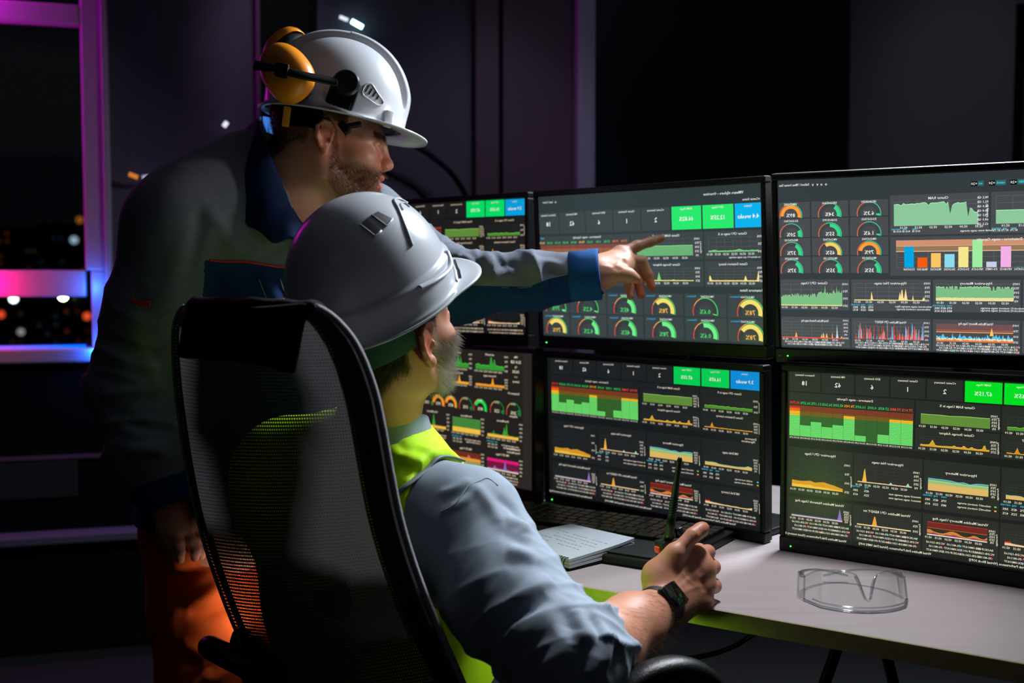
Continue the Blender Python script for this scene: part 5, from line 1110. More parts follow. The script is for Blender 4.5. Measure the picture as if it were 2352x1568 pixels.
def patch_px(mb, c4, off, n=6):
    a, b, c, d = [np.array(p, float) for p in c4]; G = [[hat_px(*(a*(1-i/n)*(1-j/n)+b*(1-i/n)*j/n+c*i/n*j/n+d*i/n*(1-j/n)), off) for j in range(n+1)] for i in range(n+1)]; mb.grid(G, flip=True)
for c4 in (((853, 494), (868, 486), (902, 503), (888, 520)), ((827, 516), (842, 503), (876, 530), (862, 543))):
    mb = MB(); patch_px(mb, c4, .0006); v = mb.build('vent', M['vent'], hat)
    P = [hat_px(*c4[0], .0012), hat_px(*((np.array(c4[0])+c4[3])/2), .0012), hat_px(*c4[3], .0012), hat_px(*((np.array(c4[3])+c4[2])/2), .0012), hat_px(*c4[2], .0012)]
    mb = MB(); mb.tube(P, .0011, 8); w = mb.build('vent_lip', M['hat'], hat, smooth=True)
mb = MB(); mb.tube(spline([hat_px(x, y, .001) for x, y in ((946, 565), (930, 520), (915, 482), (905, 462), (915, 458), (935, 468))], 40), .0022, 8); mb.tube(spline([hat_px(x, y, .001) for x, y in ((925, 482), (920, 470), (928, 467), (940, 476))], 20), .0013, 8); mb.build('crest_loop', M['hat'], hat, smooth=True)
mb = MB(); mb.tube(spline([hat_px(x, y, .003) for x, y in ((1022, 578), (1030, 612), (1000, 640), (960, 660))], 24), .0042, 8, flat=.5); mb.build('brow_rib', M['hat'], hat, smooth=True)
# suspension band showing under the rim
M['green_strap'] = pmat('green_textile', (40, 96, 62), .8, noise=(90, .15), bump=(700, .3, .0005))
mb = MB(); mb.tube([hat_px(1041, 597, .004), hat_px(1046, 622, .006), hat_px(1049, 640, .006)], .0026, 8); mb.build('brim_clip', pmat('clip_grey', (120, 112, 112), .5), hat, smooth=True)
mb = MB(); G = []
for z, ro in ((-.002, .985), (-.022, .93), (-.046, .88), (-.05, .86)): G.append([RO(np.array([.128*ro*math.cos(t), .104*ro*math.sin(t), z-.012*max(0, -math.cos(t))])) for t in np.linspace(PI*.62, PI*1.42, 40)])
mb.grid(G, flip=True); mb.grid(G); mb.build('nape_strap', M['green_strap'], hat, smooth=True)
mb = MB(); mb.tube([RO(np.array([.118*math.cos(t), .100*math.sin(t), -.006])) for t in np.linspace(0, 2*PI, 60, endpoint=False)], .006, 6, closed=True, flat=.3); mb.build('head_band', M['black_plastic'], hat, smooth=True)
mb = MB(); bar(mb, at(996, 722, 1.535), at(972, 736, 1.525), .012); bar(mb, at(1010, 700, 1.55), at(985, 726, 1.53), .010); mb.build('strap_clip', M['black_plastic'], hat)

# ------------------------------------------------------------------ smart watch on the wrist
wa = EL*.10+WR*.90; wx = (WR-EL)/np.linalg.norm(WR-EL); wn = np.array([.30, -.72, .62]); wn -= wx*(wn@wx); wn /= np.linalg.norm(wn); wy = np.cross(wn, wx)
wat = empty('smart_watch', wa, 'black square smart watch on the seated man\'s wrist', 'watch'); Rw = rotm([wx, wy, wn])
mb = MB(); mb.box(wa+wn*.0335, (.043, .038, .0095), Rw, 0, .0042); mb.build('case', pmat('watch_case', (16, 18, 20), .25, .7), wat, auto=.6)
mb = MB(); mb.box(wa+wn*.0384, (.039, .034, .0014), Rw, 0, .0006); mb.build('watch_glass', pmat('watch_glass', (6, 8, 10), .08, spec=.6), wat, auto=.6)
mb = MB(); G = []
for t in np.linspace(.42, 2*PI-.42, 44):
    c, s_ = math.cos(t), math.sin(t); p = wa+wn*c*.0318+wy*s_*.0325; q = wa+wn*c*.0338+wy*s_*.0345; G.append([p-wx*.0125, q-wx*.0125, q+wx*.0125, p+wx*.0125, p-wx*.0125])
mb.grid(G, flip=True); mb.build('strap', pmat('watch_strap', (15, 17, 19), .6, noise=(200, .1)), wat, auto=.8)
mb = MB(); mb.cyl(wa+wn*.034+wx*.021+wy*.006, wa+wn*.034+wx*.024+wy*.006, .0035, n=14); mb.build('crown', pmat('watch_crown', (70, 74, 76), .3, .9), wat)

# ------------------------------------------------------------------ walkie-talkie in the fist
ra = at(1545, 1247, 1.628); rb = at(1568, 1385, 1.628); rz = ra-rb; rz /= np.linalg.norm(rz); rx = np.array([.9, .35, 0]); rx -= rz*(rx@rz); rx /= np.linalg.norm(rx); ry = np.cross(rz, rx)
rd = empty('two_way_radio', rb, 'black two-way radio with a tall aerial, held upright in the seated man\'s fist', 'radio'); Rr = rotm([rx, ry, rz])
rt = ra+rz*.008; Lr = np.linalg.norm(rt-rb)
mb = MB(); mb.box((rt+rb)/2-rx*.004+ry*.004, (.042, .030, Lr), Rr, 0, .006); mb.build('radio_body', pmat('radio_case', (10, 24, 16), .4, noise=(80, .15)), rd, auto=.6)
an0 = rt-rx*.004+ry*.002; an1 = at(1562, 1050, 1.628)
mb = MB(); d = an1-an0; mb.lathe([(.0072, -.002), (.0078, .006), (.0074, .018), (.0066, .03)]+[(.0066-.0026*t, .03+(np.linalg.norm(d)-.034)*t) for t in np.linspace(0, 1, 20)]+[(.0030, np.linalg.norm(d)-.001), (.0012, np.linalg.norm(d)+.0008)], an0, d, 20); mb.build('aerial', pmat('aerial_rubber', (12, 40, 24), .38, noise=(60, .1)), rd, smooth=True)
mb = MB()
for k in range(9): mb.tube([an0+d/np.linalg.norm(d)*(.032+.004*k)+(rx*math.cos(t)+ry*math.sin(t))*.0068 for t in np.linspace(0, 2*PI, 20, endpoint=False)], .0006, 6, closed=True)
mb.build('aerial_rings', M['black_plastic'], rd, smooth=True)
mb = MB(); k0 = rt+rx*.014; mb.lathe([(.0065, 0), (.007, .002), (.007, .012), (.0055, .0135)], k0, rz, 20); mb.build('volume_knob', pmat('knob', (14, 30, 24), .3), rd, smooth=True)
mb = MB(); mb.box(rt-rx*.0255-rz*.012+ry*.002, (.006, .014, .010), Rr, 0, .002); mb.build('alarm_button', pmat('red_button', (240, 70, 40), .4), rd, auto=.6)

# ------------------------------------------------------------------ office chair
ch = empty('office_chair', (-.20, 1.70, 0), 'high mesh-back office chair with black headrest cover, the seated man in it', 'office chair', rotz=0)
Lp = [(446, 690), (416, 708), (401, 740), (397, 790), (402, 880), (414, 980), (430, 1080), (452, 1185), (482, 1290), (522, 1400), (566, 1505), (604, 1600), (640, 1700), (670, 1790)]
Rp = [(692, 694), (748, 716), (796, 760), (830, 815), (860, 895), (880, 985), (897, 1080), (917, 1180), (944, 1275), (980, 1375), (1022, 1475), (1064, 1570), (1098, 1660), (1120, 1750)]
YL = np.linspace(1.565, 1.66, len(Lp)); YR = np.linspace(1.32, 1.41, len(Lp)); ins = np.array([.5, .2, .06]+[0]*11)
LP = spline([at(*p, y-.0*i) for p, y, i in zip(Lp, YL, ins)], 90); RP = spline([at(*p, y) for p, y in zip(Rp, YR)], 90)
def back_pt(u, j, off=0.0):
    a, b = LP[j], RP[j]; w = b-a; dn_ = (LP[89]+RP[89]-LP[12]-RP[12]) if j < 14 else (LP[min(j+1, 89)]-LP[j-1]+RP[min(j+1, 89)]-RP[j-1]); n = np.cross(w, dn_); n /= np.linalg.norm(n)
    if n[1] > 0: n = -n
    return a+w*u+n*(.030*math.sin(PI*np.clip(u, 0, 1))**.8+off)
def meshmat():
    m = bpy.data.materials.new('chair_mesh'); m.use_nodes = True; nt = m.node_tree; b = nt.nodes['Principled BSDF']; o = nt.nodes['Material Output']
    a = nt.nodes.new('ShaderNodeAttribute'); a.attribute_name = 'weave'; sp = nt.nodes.new('ShaderNodeSeparateXYZ'); nt.links.new(a.outputs['Vector'], sp.inputs[0])
    def mth(op, x, y=None):
        n = nt.nodes.new('ShaderNodeMath'); n.operation = op
        for i, v in enumerate((x, y)):
            if v is None: continue
            if isinstance(v, (int, float)): n.inputs[i].default_value = v
            else: nt.links.new(v, n.inputs[i])
        return n.outputs[0]
    k = 2*PI/.0100
    s1 = mth('SINE', mth('MULTIPLY', mth('ADD', mth('MULTIPLY', sp.outputs[0], 1.15), sp.outputs[1]), k)); s2 = mth('SINE', mth('MULTIPLY', mth('SUBTRACT', mth('MULTIPLY', sp.outputs[0], 1.15), sp.outputs[1]), k))
    hole = mth('GREATER_THAN', mth('MULTIPLY', s1, s2), .60)
    b.inputs['Base Color'].default_value = (*lin(66, 64, 65), 1); b.inputs['Roughness'].default_value = .75; b.inputs['Specular IOR Level'].default_value = .25
    tl = nt.nodes.new('ShaderNodeBsdfTranslucent'); tl.inputs[0].default_value = (*lin(110, 104, 106), 1); mx = nt.nodes.new('ShaderNodeMixShader'); mx.inputs[0].default_value = .17; nt.links.new(b.outputs[0], mx.inputs[1]); nt.links.new(tl.outputs[0], mx.inputs[2])
    tr = nt.nodes.new('ShaderNodeBsdfTransparent'); m2 = nt.nodes.new('ShaderNodeMixShader'); nt.links.new(hole, m2.inputs[0]); nt.links.new(mx.outputs[0], m2.inputs[1]); nt.links.new(tr.outputs[0], m2.inputs[2]); nt.links.new(m2.outputs[0], o.inputs[0]); return m
NU_ = 41; V = []; A_ = []; s = 0
for j in range(90):
    if j: s += np.linalg.norm((LP[j]+RP[j])/2-(LP[j-1]+RP[j-1])/2)
    w = np.linalg.norm(RP[j]-LP[j])
    for i in range(NU_): u = i/(NU_-1); V.append(back_pt(u, j)); A_.append(((u-.5)*w, s, 0))
F = np.array([(j*NU_+i, j*NU_+i+1, (j+1)*NU_+i+1, (j+1)*NU_+i) for j in range(89) for i in range(NU_-1)])
M['chairmesh'] = meshmat(); mesh_obj('back_mesh', np.array(V), F, M['chairmesh'], ch, attrs={'weave': np.array(A_)})
fr_m = pmat('chair_frame_band', (12, 13, 15), .6, noise=(50, .15)); mb = MB()
mb.grid([[back_pt(u, j, -.006) for u in (.895, .92, .945, .965, .985)] for j in range(90)]); mb.grid([[back_pt(u, j, -.006) for u in (.005, .03, .055, .075)] for j in range(90)]); mb.grid([[back_pt(u, j, -.006) for u in np.linspace(.005, .995, 30)] for j in range(0, 9)]); mb.build('back_frame', fr_m, ch, smooth=True)
gp = pmat('grey_edge_piping', (168, 162, 170), .7, noise=(400, .35), bump=(900, .8, .0015))
mb = MB(); mb.tube([RP[j] for j in range(4, 90)], .0046, 10); mb.tube([LP[j] for j in range(5, 90)], .0028, 10); mb.build('edge_piping', gp, ch, smooth=True)
# black cover hung over the top of the back
mb = MB(); G = []
cov = [((430, 716), (752, 728)), ((428, 697), (744, 706)), ((440, 686), (728, 696)), ((452, 684), (714, 694)), ((440, 692), (724, 702)), ((428, 720), (700, 735)), ((421, 755), (690, 775)), ((416, 790), (683, 815)), ((413, 818), (674, 848))]
ofs = (-.05, -.03, .000, .030, .052, .056, .050, .044, .036)
for (a, b), of in zip(cov, ofs):
    row = []
    for k in range(33):
        t = k/32; x = a[0]+(b[0]-a[0])*t; y = a[1]+(b[1]-a[1])*t+(1.5*math.sin(t*9)+1.5*math.sin(t*23)); y += (9 if b[1] > 840 else 0)*max(0, (t-.86)/.14)-(5 if b[1] > 840 else 0)*math.sin(PI*min(1, t/.9))*.5
        Yp = 1.565+(1.32-1.565)*np.clip((x-400)/460, 0, 1)-.03*math.sin(PI*np.clip((x-400)/460, 0, 1)); row.append(at(x, y, Yp-of+.003*math.sin(7*t+3)))
    G.append(row)
G = np.array(G); G2 = np.array([spline(G[:, k], 40) for k in range(33)]).transpose(1, 0, 2); mb.grid(G2); o = mb.build('headrest_cover', M['black_cloth'], ch, smooth=True); sd = o.modifiers.new('thick', 'SOLIDIFY'); sd.thickness = .006; sd.offset = 0
# seat, column, base, arms
M['leather'] = pmat('black_leather', (16, 18, 20), .38, noise=(60, .1), bump=(420, .55, .0012), spec=.55)
sc_ = PV*[1, 1, 0]+FW*.10+[0, 0, .43]; RS = rotm([RT, FW, (0, 0, 1)])
mb = MB(); mb.box(sc_+[0, 0, -.04], (.47, .46, .075), RS, 0, .03); mb.build('seat', M['black_cloth'], ch, auto=.8)
mb = MB(); mb.box(sc_+[0, 0, -.10], (.22, .26, .05), RS, 0, .01); mb.build('mechanism', M['black_metal'], ch); mb = MB(); mb.cyl(sc_*[1, 1, 0]+[0, 0, .10], sc_-[0, 0, .12], .026); mb.build('gas_lift', M['black_metal'], ch, smooth=True)
for k in range(5):
    t = 2*PI*k/5+.3; d = np.array([math.cos(t), math.sin(t), 0]); c0 = sc_*[1, 1, 0]; mb = MB(); mb.tube([c0+[0, 0, .11], c0+d*.15+[0, 0, .10], c0+d*.29+[0, 0, .075]], [.03, .024, .018], 10); lg = mb.build('base_leg', M['black_metal'], ch, smooth=True)
    mb = MB(); mb.cyl(c0+d*.29+np.array([-d[1], d[0], 0])*.018+[0, 0, .028], c0+d*.29-np.array([-d[1], d[0], 0])*.018+[0, 0, .028], .028, n=18); mb.build('caster', M['black_plastic'], lg, smooth=True)
mb = MB(); mb.tube(spline([sc_-FW*.16-[0, 0, .09], sc_-FW*.30-[0, 0, .07], (LP[75]+RP[75])/2+FW*.05, (LP[60]+RP[60])/2+FW*.03], 20), [.03]*20, 10, flat=.4); mb.build('back_support', M['black_metal'], ch, smooth=True)
P = spline([at(x, y, Y) for x, y, Y in ((1385, 1676, 1.36), (1428, 1600, 1.36), (1478, 1554, 1.37), (1545, 1536, 1.385), (1602, 1552, 1.40), (1636, 1598, 1.41), (1640, 1668, 1.41), (1600, 1760, 1.42))], 44)
mb = MB(); mb.tube(P, [.029-.006*abs(i/43-.45) for i in range(44)], 16, flat=.62); mb.build('armrest', M['leather'], ch, smooth=True)
mb = MB(); mb.tube([p+np.array([.0, -.012, -.020]) for p in P[14:36]], .0035, 8); mb.build('arm_trim', pmat('arm_trim', (22, 30, 24), .2, coat=.4), ch, smooth=True)
mb = MB(); mb.tube(spline([P[-1], P[-1]-[.05, -.02, .12], sc_+RT*.22-[0, 0, .07]], 12), .016, 10); mb.build('arm_post', M['black_metal'], ch, smooth=True)
a, b = at(484, 1487, 1.66), at(578, 1535, 1.60); mb = MB(); d = (b-a)/np.linalg.norm(b-a); mb.lathe([(.004, -.0205), (.011, -.018), (.0165, -.010), (.0185, 0), (.0185, np.linalg.norm(b-a))], a, d, 24); mb.build('armrest', pmat('arm_tube', (18, 22, 28), .32, noise=(50, .1)), ch, smooth=True, auto=None)
mb = MB(); mb.lathe([(.0195, 0), (.0235, .004), (.0245, .02), (.022, .05), (.016, .055)], b, d, 24); mb.build('arm_joint', M['black_plastic'], ch, smooth=True)
mb = MB(); mb.tube(spline([at(540, 1470, 1.70), at(575, 1480, 1.69), at(610, 1530, 1.64), sc_-RT*.22-[0, 0, .07]], 16), [.02]*16, 10); mb.build('arm_post', M['black_metal'], ch, smooth=True)
# ------------------------------------------------------------------ the standing man
stander = empty('person', (-.56, 2.05, 0), 'standing man in dark grey and navy work jacket and orange trousers, pointing at a monitor', 'person')
M['skin_t'] = skinmat('skin_fair', (206, 150, 122), (198, 100, 76), (96, 56, 38))
TRH = face_dir(math.radians(79), math.radians(10), math.radians(-2)); ear_t = at(746, 313, 1.945); TO = ear_t-TRH@np.array([-.006, -.083, .003])
TN = at(668, 470, 2.045); TSR = at(398, 525, 1.925); TSL = at(838, 520, 2.14)
TE = at(302, 885, 1.92); TW = at(382, 1132, 1.905); FE = at(1060, 652, 2.035); FWR = at(1372, 624, 2.005)
THP = at(520, 1165, 2.06); TC_ = at(600, 690, 2.055)
TR = np.array([.90, .36, 0]); TR /= np.linalg.norm(TR); TFW = np.array([TR[1], -TR[0], 0])     # across the shoulders; chest normal (towards the viewer's right)
TFW = np.array([.55, -.83, 0])
B = Sculpt(); L_ = head_sculpt(B, TO, TRH, .003, 1.0, .80)
NU2 = TO+TRH@np.array([-.034, 0, -.040]); B.chain([NU2, NU2*.5+TN*.5, TN], [.060, .062, .078], .03); B.cone(TO+TRH@np.array([.05, 0, -.09]), NU2*.55+TN*.45+TRH@np.array([.02, 0, 0]), .03, .045, .03)
B.cone(TN, TSR+[.03, 0, .0], .065, .05, .05); B.cone(TN, TSL+[-.02, 0, .0], .065, .05, .05)
t_head = B.mesh(.0022, (-1.5, 1, 1.33), (1, 3, 2.2), 1)
hv, hf = t_head; hl = (hv-TO)@TRH
# pointing hand
A = Sculpt(); A.chain([TSL, FE], [.040, .034], .03); A.chain([FE, FE*.6+FWR*.4, FWR], [.034, .034, .029], .03)
fm = [at(1424, 583, 2.045), at(1436, 596, 2.038), at(1436, 610, 2.026), at(1430, 624, 2.014)]
for i in range(4): A.cone(FWR+(fm[i]-fm[1])*.35, fm[i], .021, .0140-.0007*i, .018); A.ell(fm[i], (.0118,)*3, None, .008)
for i in range(3): A.cone(fm[i], fm[i+1], .0125, .0125, .012)
A.chain([fm[0], at(1463, 565, 2.060), at(1494, 555, 2.072), at(1518, 548, 2.082)], [.0118, .0104, .0092, .0078], .005)
A.chain([fm[1], at(1474, 600, 2.055), at(1489, 632, 2.052), at(1497, 660, 2.046)], [.0118, .0105, .0092, .0078], .005)
A.chain([fm[2], at(1457, 618, 2.052), at(1466, 648, 2.050), at(1472, 678, 2.044)], [.0114, .0102, .0090, .0076], .005)
A.chain([fm[3], at(1440, 640, 2.040), at(1446, 660, 2.040), at(1448, 681, 2.034)], [.0104, .0092, .0080, .0068], .005)
A.chain([FWR+[.01, 0, -.008], at(1396, 630, 1.995), at(1424, 628, 1.985), at(1444, 632, 1.983), at(1460, 640, 1.985)], [.021, .0175, .0125, .0108, .0088], .012)
A.ell(at(1412, 612, 2.012), (.022, .014, .020), None, .02)
t_far = A.mesh(.0022, None, None, 1)
L = [([(1380, 610), (1410, 598), (1440, 578)], .0012, .004), ([(1404, 606), (1418, 616), (1424, 622)], -.002, .006), ([(1440, 585), (1446, 598)], -.0016, .004)]
t_far = (folds(*t_far, L), t_far[1])
# relaxed hand at the thigh
A = Sculpt(); A.chain([TSR, TE], [.048, .046], .03); A.chain([TE, TW], [.046, .030], .03)
hm = [at(432, 1205, 1.915), at(416, 1212, 1.900), at(398, 1216, 1.890), at(380, 1214, 1.890)]
for i in range(4): A.cone(TW+np.array([.012-.008*i, 0, 0]), hm[i], .021, .0135, .018); A.ell(hm[i], (.0116,)*3, None, .008)
for i in range(3): A.cone(hm[i], hm[i+1], .012, .012, .012)
for i, (p, q, r) in enumerate((((452, 1236, 1.915), (463, 1258, 1.92), (462, 1276, 1.93)), ((434, 1240, 1.897), (446, 1262, 1.90), (448, 1280, 1.91)), ((406, 1244, 1.882), (413, 1266, 1.885), (414, 1284, 1.895)), ((384, 1236, 1.886), (393, 1252, 1.888), (400, 1266, 1.892)))):
    A.chain([hm[i], at(*p), at(*q), at(*r)], [(.0114, .0116, .0112, .0100)[i], .0102, .009, .0078], .005)
A.chain([TW+[.02, .01, -.02], at(432, 1178, 1.925), at(462, 1206, 1.935), at(478, 1232, 1.94)], [.019, .015, .0108, .0086], .012)
t_near = A.mesh(.0024, None, None, 1)
Tt = Sculpt(); Tt.ell(TC_, (.17, .105, .24), rotm([TR, np.cross((0, 0, 1), TR), (0, 0, 1)]), .05); Tt.cone(TC_-[0, 0, .1], THP, .13, .135, .08); Tt.cone(TSR, TSL, .055, .055, .06); Tt.cone(TC_+[0, 0, .1], TN, .1, .06, .05)
TLEG = []
for (hx, hy, kx, ky, fx, fy) in ((-.055, -.03, -.575, 1.99, -.585, 2.01), (.085, .03, -.43, 2.10, -.44, 2.12)):
    hp = THP+[hx, hy, -.04]; kn = np.array([kx, ky-.0, .47]); an = np.array([fx, fy+.03, .09]); TLEG.append((hp, kn, an)); Tt.chain([hp, kn, an], [.08, .055, .04], .03)
V, F = join([t_head, t_far, t_near, Tt.mesh(.008, None, None, 2)])
fl = np.zeros(len(V))
for p, r, k in [(ear_t, .035, .6), (L_(.118, 0, -.013), .025, .7), (L_(.06, -.045, -.01), .03, .35), (at(1519, 548, 2.08), .02, .6), (at(1497, 660, 2.046), .03, .6), (at(1472, 678, 2.044), .03, .6)]+[(m, .014, .35) for m in fm]: fl += k*np.exp(-(np.linalg.norm(V-p, axis=1)/r)**2)
lm = (V-TO)@TRH; fl += .9*((np.abs(lm[:, 1]) < .019) & (lm[:, 0] > .099) & (lm[:, 2] < -.036) & (lm[:, 2] > -.062))
stubble = np.zeros(len(V)); stubble[:len(hv)] = np.maximum(beard_mask(hl)*.55, nape_mask(hl, -.05)*.7)
mesh_obj('body', V, F, M['skin_t'], stander, attrs={'flush': fl, 'stubble': stubble})
M['eye'] = pmat('eye_white', (196, 190, 186), .15, spec=.6); M['iris'] = pmat('iris', (44, 60, 66), .15)
for s in (1, -1):
    mb = MB(); c = L_(.0850, s*.0325, .0115); d = TRH@np.array([1, 0, 0]); mb.lathe([(.0122*math.sin(PI*k/14), -.0122*math.cos(PI*k/14)) for k in range(1, 14)], c, d, 20); e = mb.build('eye', M['eye'], stander, smooth=True)
    mb = MB(); mb.lathe([(.0056, .0112), (.0045, .0120), (.001, .0126)], c, d, 16); mb.build('iris', M['iris'], e, smooth=True)
M['beard_t'] = hairmat('beard_auburn', (116, 64, 36)); M['hair_t'] = hairmat('hair_brown_short', (44, 32, 26))
r_, n_, w_ = scatter(hv, hf, beard_mask(hl, -.026), 7000, 12); rs = np.random.RandomState(15); dn = TRH@np.array([.35, 0, -1.0])
strands('beard', r_, n_*.7+dn*.6, (.0035+.005*rs.rand(len(r_)))*(.55+.45*w_)*np.where(((r_-TO)@TRH)[:, 0] > .06, 1.35, 1), .00018, M['beard_t'], stander, .4, 5, 13)
r_, n_, w_ = scatter(hv, hf, nape_mask(hl, -.05), 6500, 14); dn = TRH@np.array([-.2, 0, -1.0]); strands('hair', r_, n_*.6+dn*.8, (.003+.004*rs.rand(len(r_)))*(.5+.5*w_), .00020, M['hair_t'], stander, .3, 3, 15)
bm_ = ((np.abs(np.abs(hl[:, 1])-.031) < .020) & (np.abs(hl[:, 2]-.030+.12*(np.abs(hl[:, 1])-.03)**2*8) < .0045) & (hl[:, 0] > .05)).astype(float)
r_, n_, w_ = scatter(hv, hf, bm_, 700, 16); sd_ = np.sign(((r_-TO)@TRH)[:, 1]); dn = (TRH@np.array([-.4, 0, .15]))[None]+sd_[:, None]*(TRH@np.array([0, 1, 0]))[None]
strands('eyebrows', r_, n_*.4+dn, .007+.003*rs.rand(len(r_)), .00018, M['hair_t'], stander, .2, 4, 17)
# jacket: dark grey-green with navy panels
M['jacket'] = two_tone('work_jacket_cloth', (122, 128, 140), (16, 56, 112), .85, (500, .4, .0007))
J = Sculpt(); RTJ = rotm([TR, np.cross((0, 0, 1), TR), (0, 0, 1)])
J.ell(TC_, (.205, .135, .27), RTJ, .05); J.cone(TC_-[0, 0, .12], THP+[0, 0, -.02], .165, .168, .08); J.ell(THP-[-.02, 0, .245], (.30, .30, .28), None, .008, '-'); J.cone(TN+[-.02, .0, -.02], TSR, .096, .082, .06); J.cone(at(570, 415, 2.06), at(430, 470, 1.97), .090, .080, .05); J.cone(TN+[0, 0, -.03], TSL, .085, .080, .06)
J.cone(TN+[-.055, .03, .055], TN+[-.06, .03, -.06], .062, .10, .05)
J.chain([TSR, TSR*.5+TE*.5, TE], [.083, .077, .070], .03); J.chain([TE, TE*.45+TW*.55, TW+[-.004, 0, .004]], [.070, .066, .052], .03); J.cone(TW+(TW-TE)*-.02, TW+(TW-TE)*.3, .040, .042, .004, '-')
J.chain([TSL, FE+[-.03, .01, 0]], [.084, .066], .03); J.chain([FE, FE*.5+FWR*.5-[0, 0, .006], FWR+(FE-FWR)*.05-[0, 0, .004]], [.060, .049, .043], .03); J.cone(FWR, FWR+(FWR-FE)*.3, .037, .039, .004, '-'); J.cone(FWR+(FE-FWR)*.04, FWR+(FWR-FE)*.3, .037, .037, .004, '-')
J.cone(TN+[.02, -.02, .06], TN+[.05, -.07, -.06], .066, .04, .01, '-'); J.cone(TN+[0, 0, -.02], NU2, .07, .072, .01, '-')
V, F = J.mesh(.0045, None, None, 2)
L = [([(225, 760), (290, 800), (330, 826), (362, 800)], -0.0077, .014), ([(318, 826), (362, 868), (364, 930)], 0.0063, .012), ([(215, 900), (280, 965), (340, 985)], -0.0077, .013), ([(230, 930), (300, 990), (352, 1004)], 0.0084, .012), ([(260, 1010), (330, 1032), (384, 1036)], 0.0084, .011), ([(270, 1060), (320, 1056), (370, 1046)], -0.0054, .009), ([(250, 980), (270, 1060), (290, 1100)], 0.0042, .012),
     ([(300, 640), (350, 720), (420, 730)], -0.0046, .016), ([(470, 470), (520, 540), (560, 580)], 0.0063, .016), ([(560, 460), (600, 540), (640, 590)], -0.0038, .014), ([(460, 480), (455, 560), (440, 640)], -0.0077, .014), ([(430, 560), (400, 640), (390, 720)], 0.0053, .018), ([(480, 610), (500, 660), (520, 690)], -0.0038, .012), ([(590, 610), (615, 650), (640, 690)], 0.0053, .011),
     ([(1030, 575), (1050, 610), (1062, 640)], -0.0061, .010), ([(1062, 575), (1082, 600), (1092, 640)], 0.0063, .009), ([(1090, 590), (1104, 620), (1098, 650)], -0.0069, .010), ([(1120, 580), (1112, 610), (1100, 645)], 0.0074, .009), ([(1150, 600), (1180, 620), (1215, 628)], -0.0054, .012), ([(1110, 652), (1160, 632), (1215, 606)], 0.0063, .010), ([(1215, 605), (1255, 600), (1290, 612)], 0.0053, .010), ([(1220, 640), (1255, 625), (1280, 620)], -0.0046, .010), ([(1285, 640), (1300, 670), (1330, 690)], -0.0038, .010), ([(1170, 665), (1205, 680), (1230, 690)], 0.0042, .010), ([(1310, 600), (1318, 640), (1310, 690)], -0.0023, .006)]
V = folds(V, F, L); N = vnormals(V, F); 
for (a_, b_, c_, sd) in ((TSL, FE, FWR, 31), (TSR, TE, TW, 32)):       # drag wrinkles round the sleeves, closest at the elbows and cuffs
    P_ = np.array([a_, b_, c_]); dd_, tt_ = seg_dist(V, P_); ax_ = (c_-a_)/np.linalg.norm(c_-a_); e1 = np.cross(ax_, (0, 0, 1)); e1 /= np.linalg.norm(e1); e2 = np.cross(ax_, e1)
    q_ = V-(a_+tt_[:, None]*(c_-a_)); an_ = np.arctan2(q_@e2, q_@e1); w_ = (dd_ < .11)*smooth01((tt_-.10)/.2)*smooth01((.93-tt_)/.15)
    ph = tt_*15+2.4*np.sin(an_*.5+.3+sd)+1.2*np.sin(an_-4*tt_+sd)+noise3(V, 9, sd)*2.0; p2 = tt_*38-2.6*np.sin(an_*.5+1+sd)+noise3(V, 15, sd+4)*2.4
    V = V+N*((1-np.abs(np.sin(ph)))**1.7*.0110*w_*(.55+.45*np.sin(noise3(V, 11, sd+2)*4))+(1-np.abs(np.sin(p2)))**1.6*.0036*w_)[:, None]
V = V+N*(noise3(V, 40, 13)*.0010+noise3(V, 18, 14)*.0018)[:, None]; JV, JF = V, F
x, y = to_px(V)
def above(P, x):   # height of a picture polyline at x
    P = np.array(P, float); return np.interp(x, P[:, 0], P[:, 1])
chest = y-above([(380, 596), (480, 598), (560, 601), (640, 610), (700, 616), (1000, 640)], x)
seam = np.minimum(y-above([(1000, 640), (1050, 652), (1100, 656), (1215, 658), (1260, 640), (1330, 622)], x), 60); cuff = x-1311+.35*(y-640)
arm = (V-TSR)@((TE-TSR)/np.linalg.norm(TE-TSR)); sleeve = np.minimum(np.linalg.norm(V-(TSR+np.clip(((V-TSR)@(TE-TSR))/((TE-TSR)@(TE-TSR)), 0, 1)[:, None]*(TE-TSR)), axis=1), np.linalg.norm(V-(TE+np.clip(((V-TE)@(TW-TE))/((TW-TE)@(TW-TE)), 0, 1)[:, None]*(TW-TE)), axis=1)) < .10
cu = ((V-TE)@(TW-TE))/((TW-TE)@(TW-TE)); inner = (x-above([(0, 440)], y*0))/4
mask = np.where(x > 960, np.maximum(seam, cuff), np.where(sleeve & (x < 470), np.where(cu > .86, (cu-.86)*300, -6), chest))
mask = np.where((x < 960) & ~sleeve & (x < 430) & (y > 600), 8, mask)
mesh_obj('jacket', V, F, M['jacket'], stander, attrs={'mask': mask})
N = vnormals(V, F)
M['orange_piping'] = pmat('orange_piping', (255, 40, 12), .5, noise=(200, .08)); M['orange_tab'] = pmat('orange_tab', (255, 88, 24), .6, noise=(200, .08)); M['navy'] = cloth('navy_collar', (14, 40, 80), .85); M['cuff_blue'] = cloth('blue_cuff', (18, 78, 140), .85); M['blue_lining'] = cloth('blue_lining', (16, 92, 170), .8)
mb = MB(); mb.tube(onsurf(V, N, [(482, 598), (520, 600), (560, 602), (600, 606), (640, 612), (675, 614)], .001), .0018, 6); mb.build('chest_piping', M['orange_piping'], stander, smooth=True)
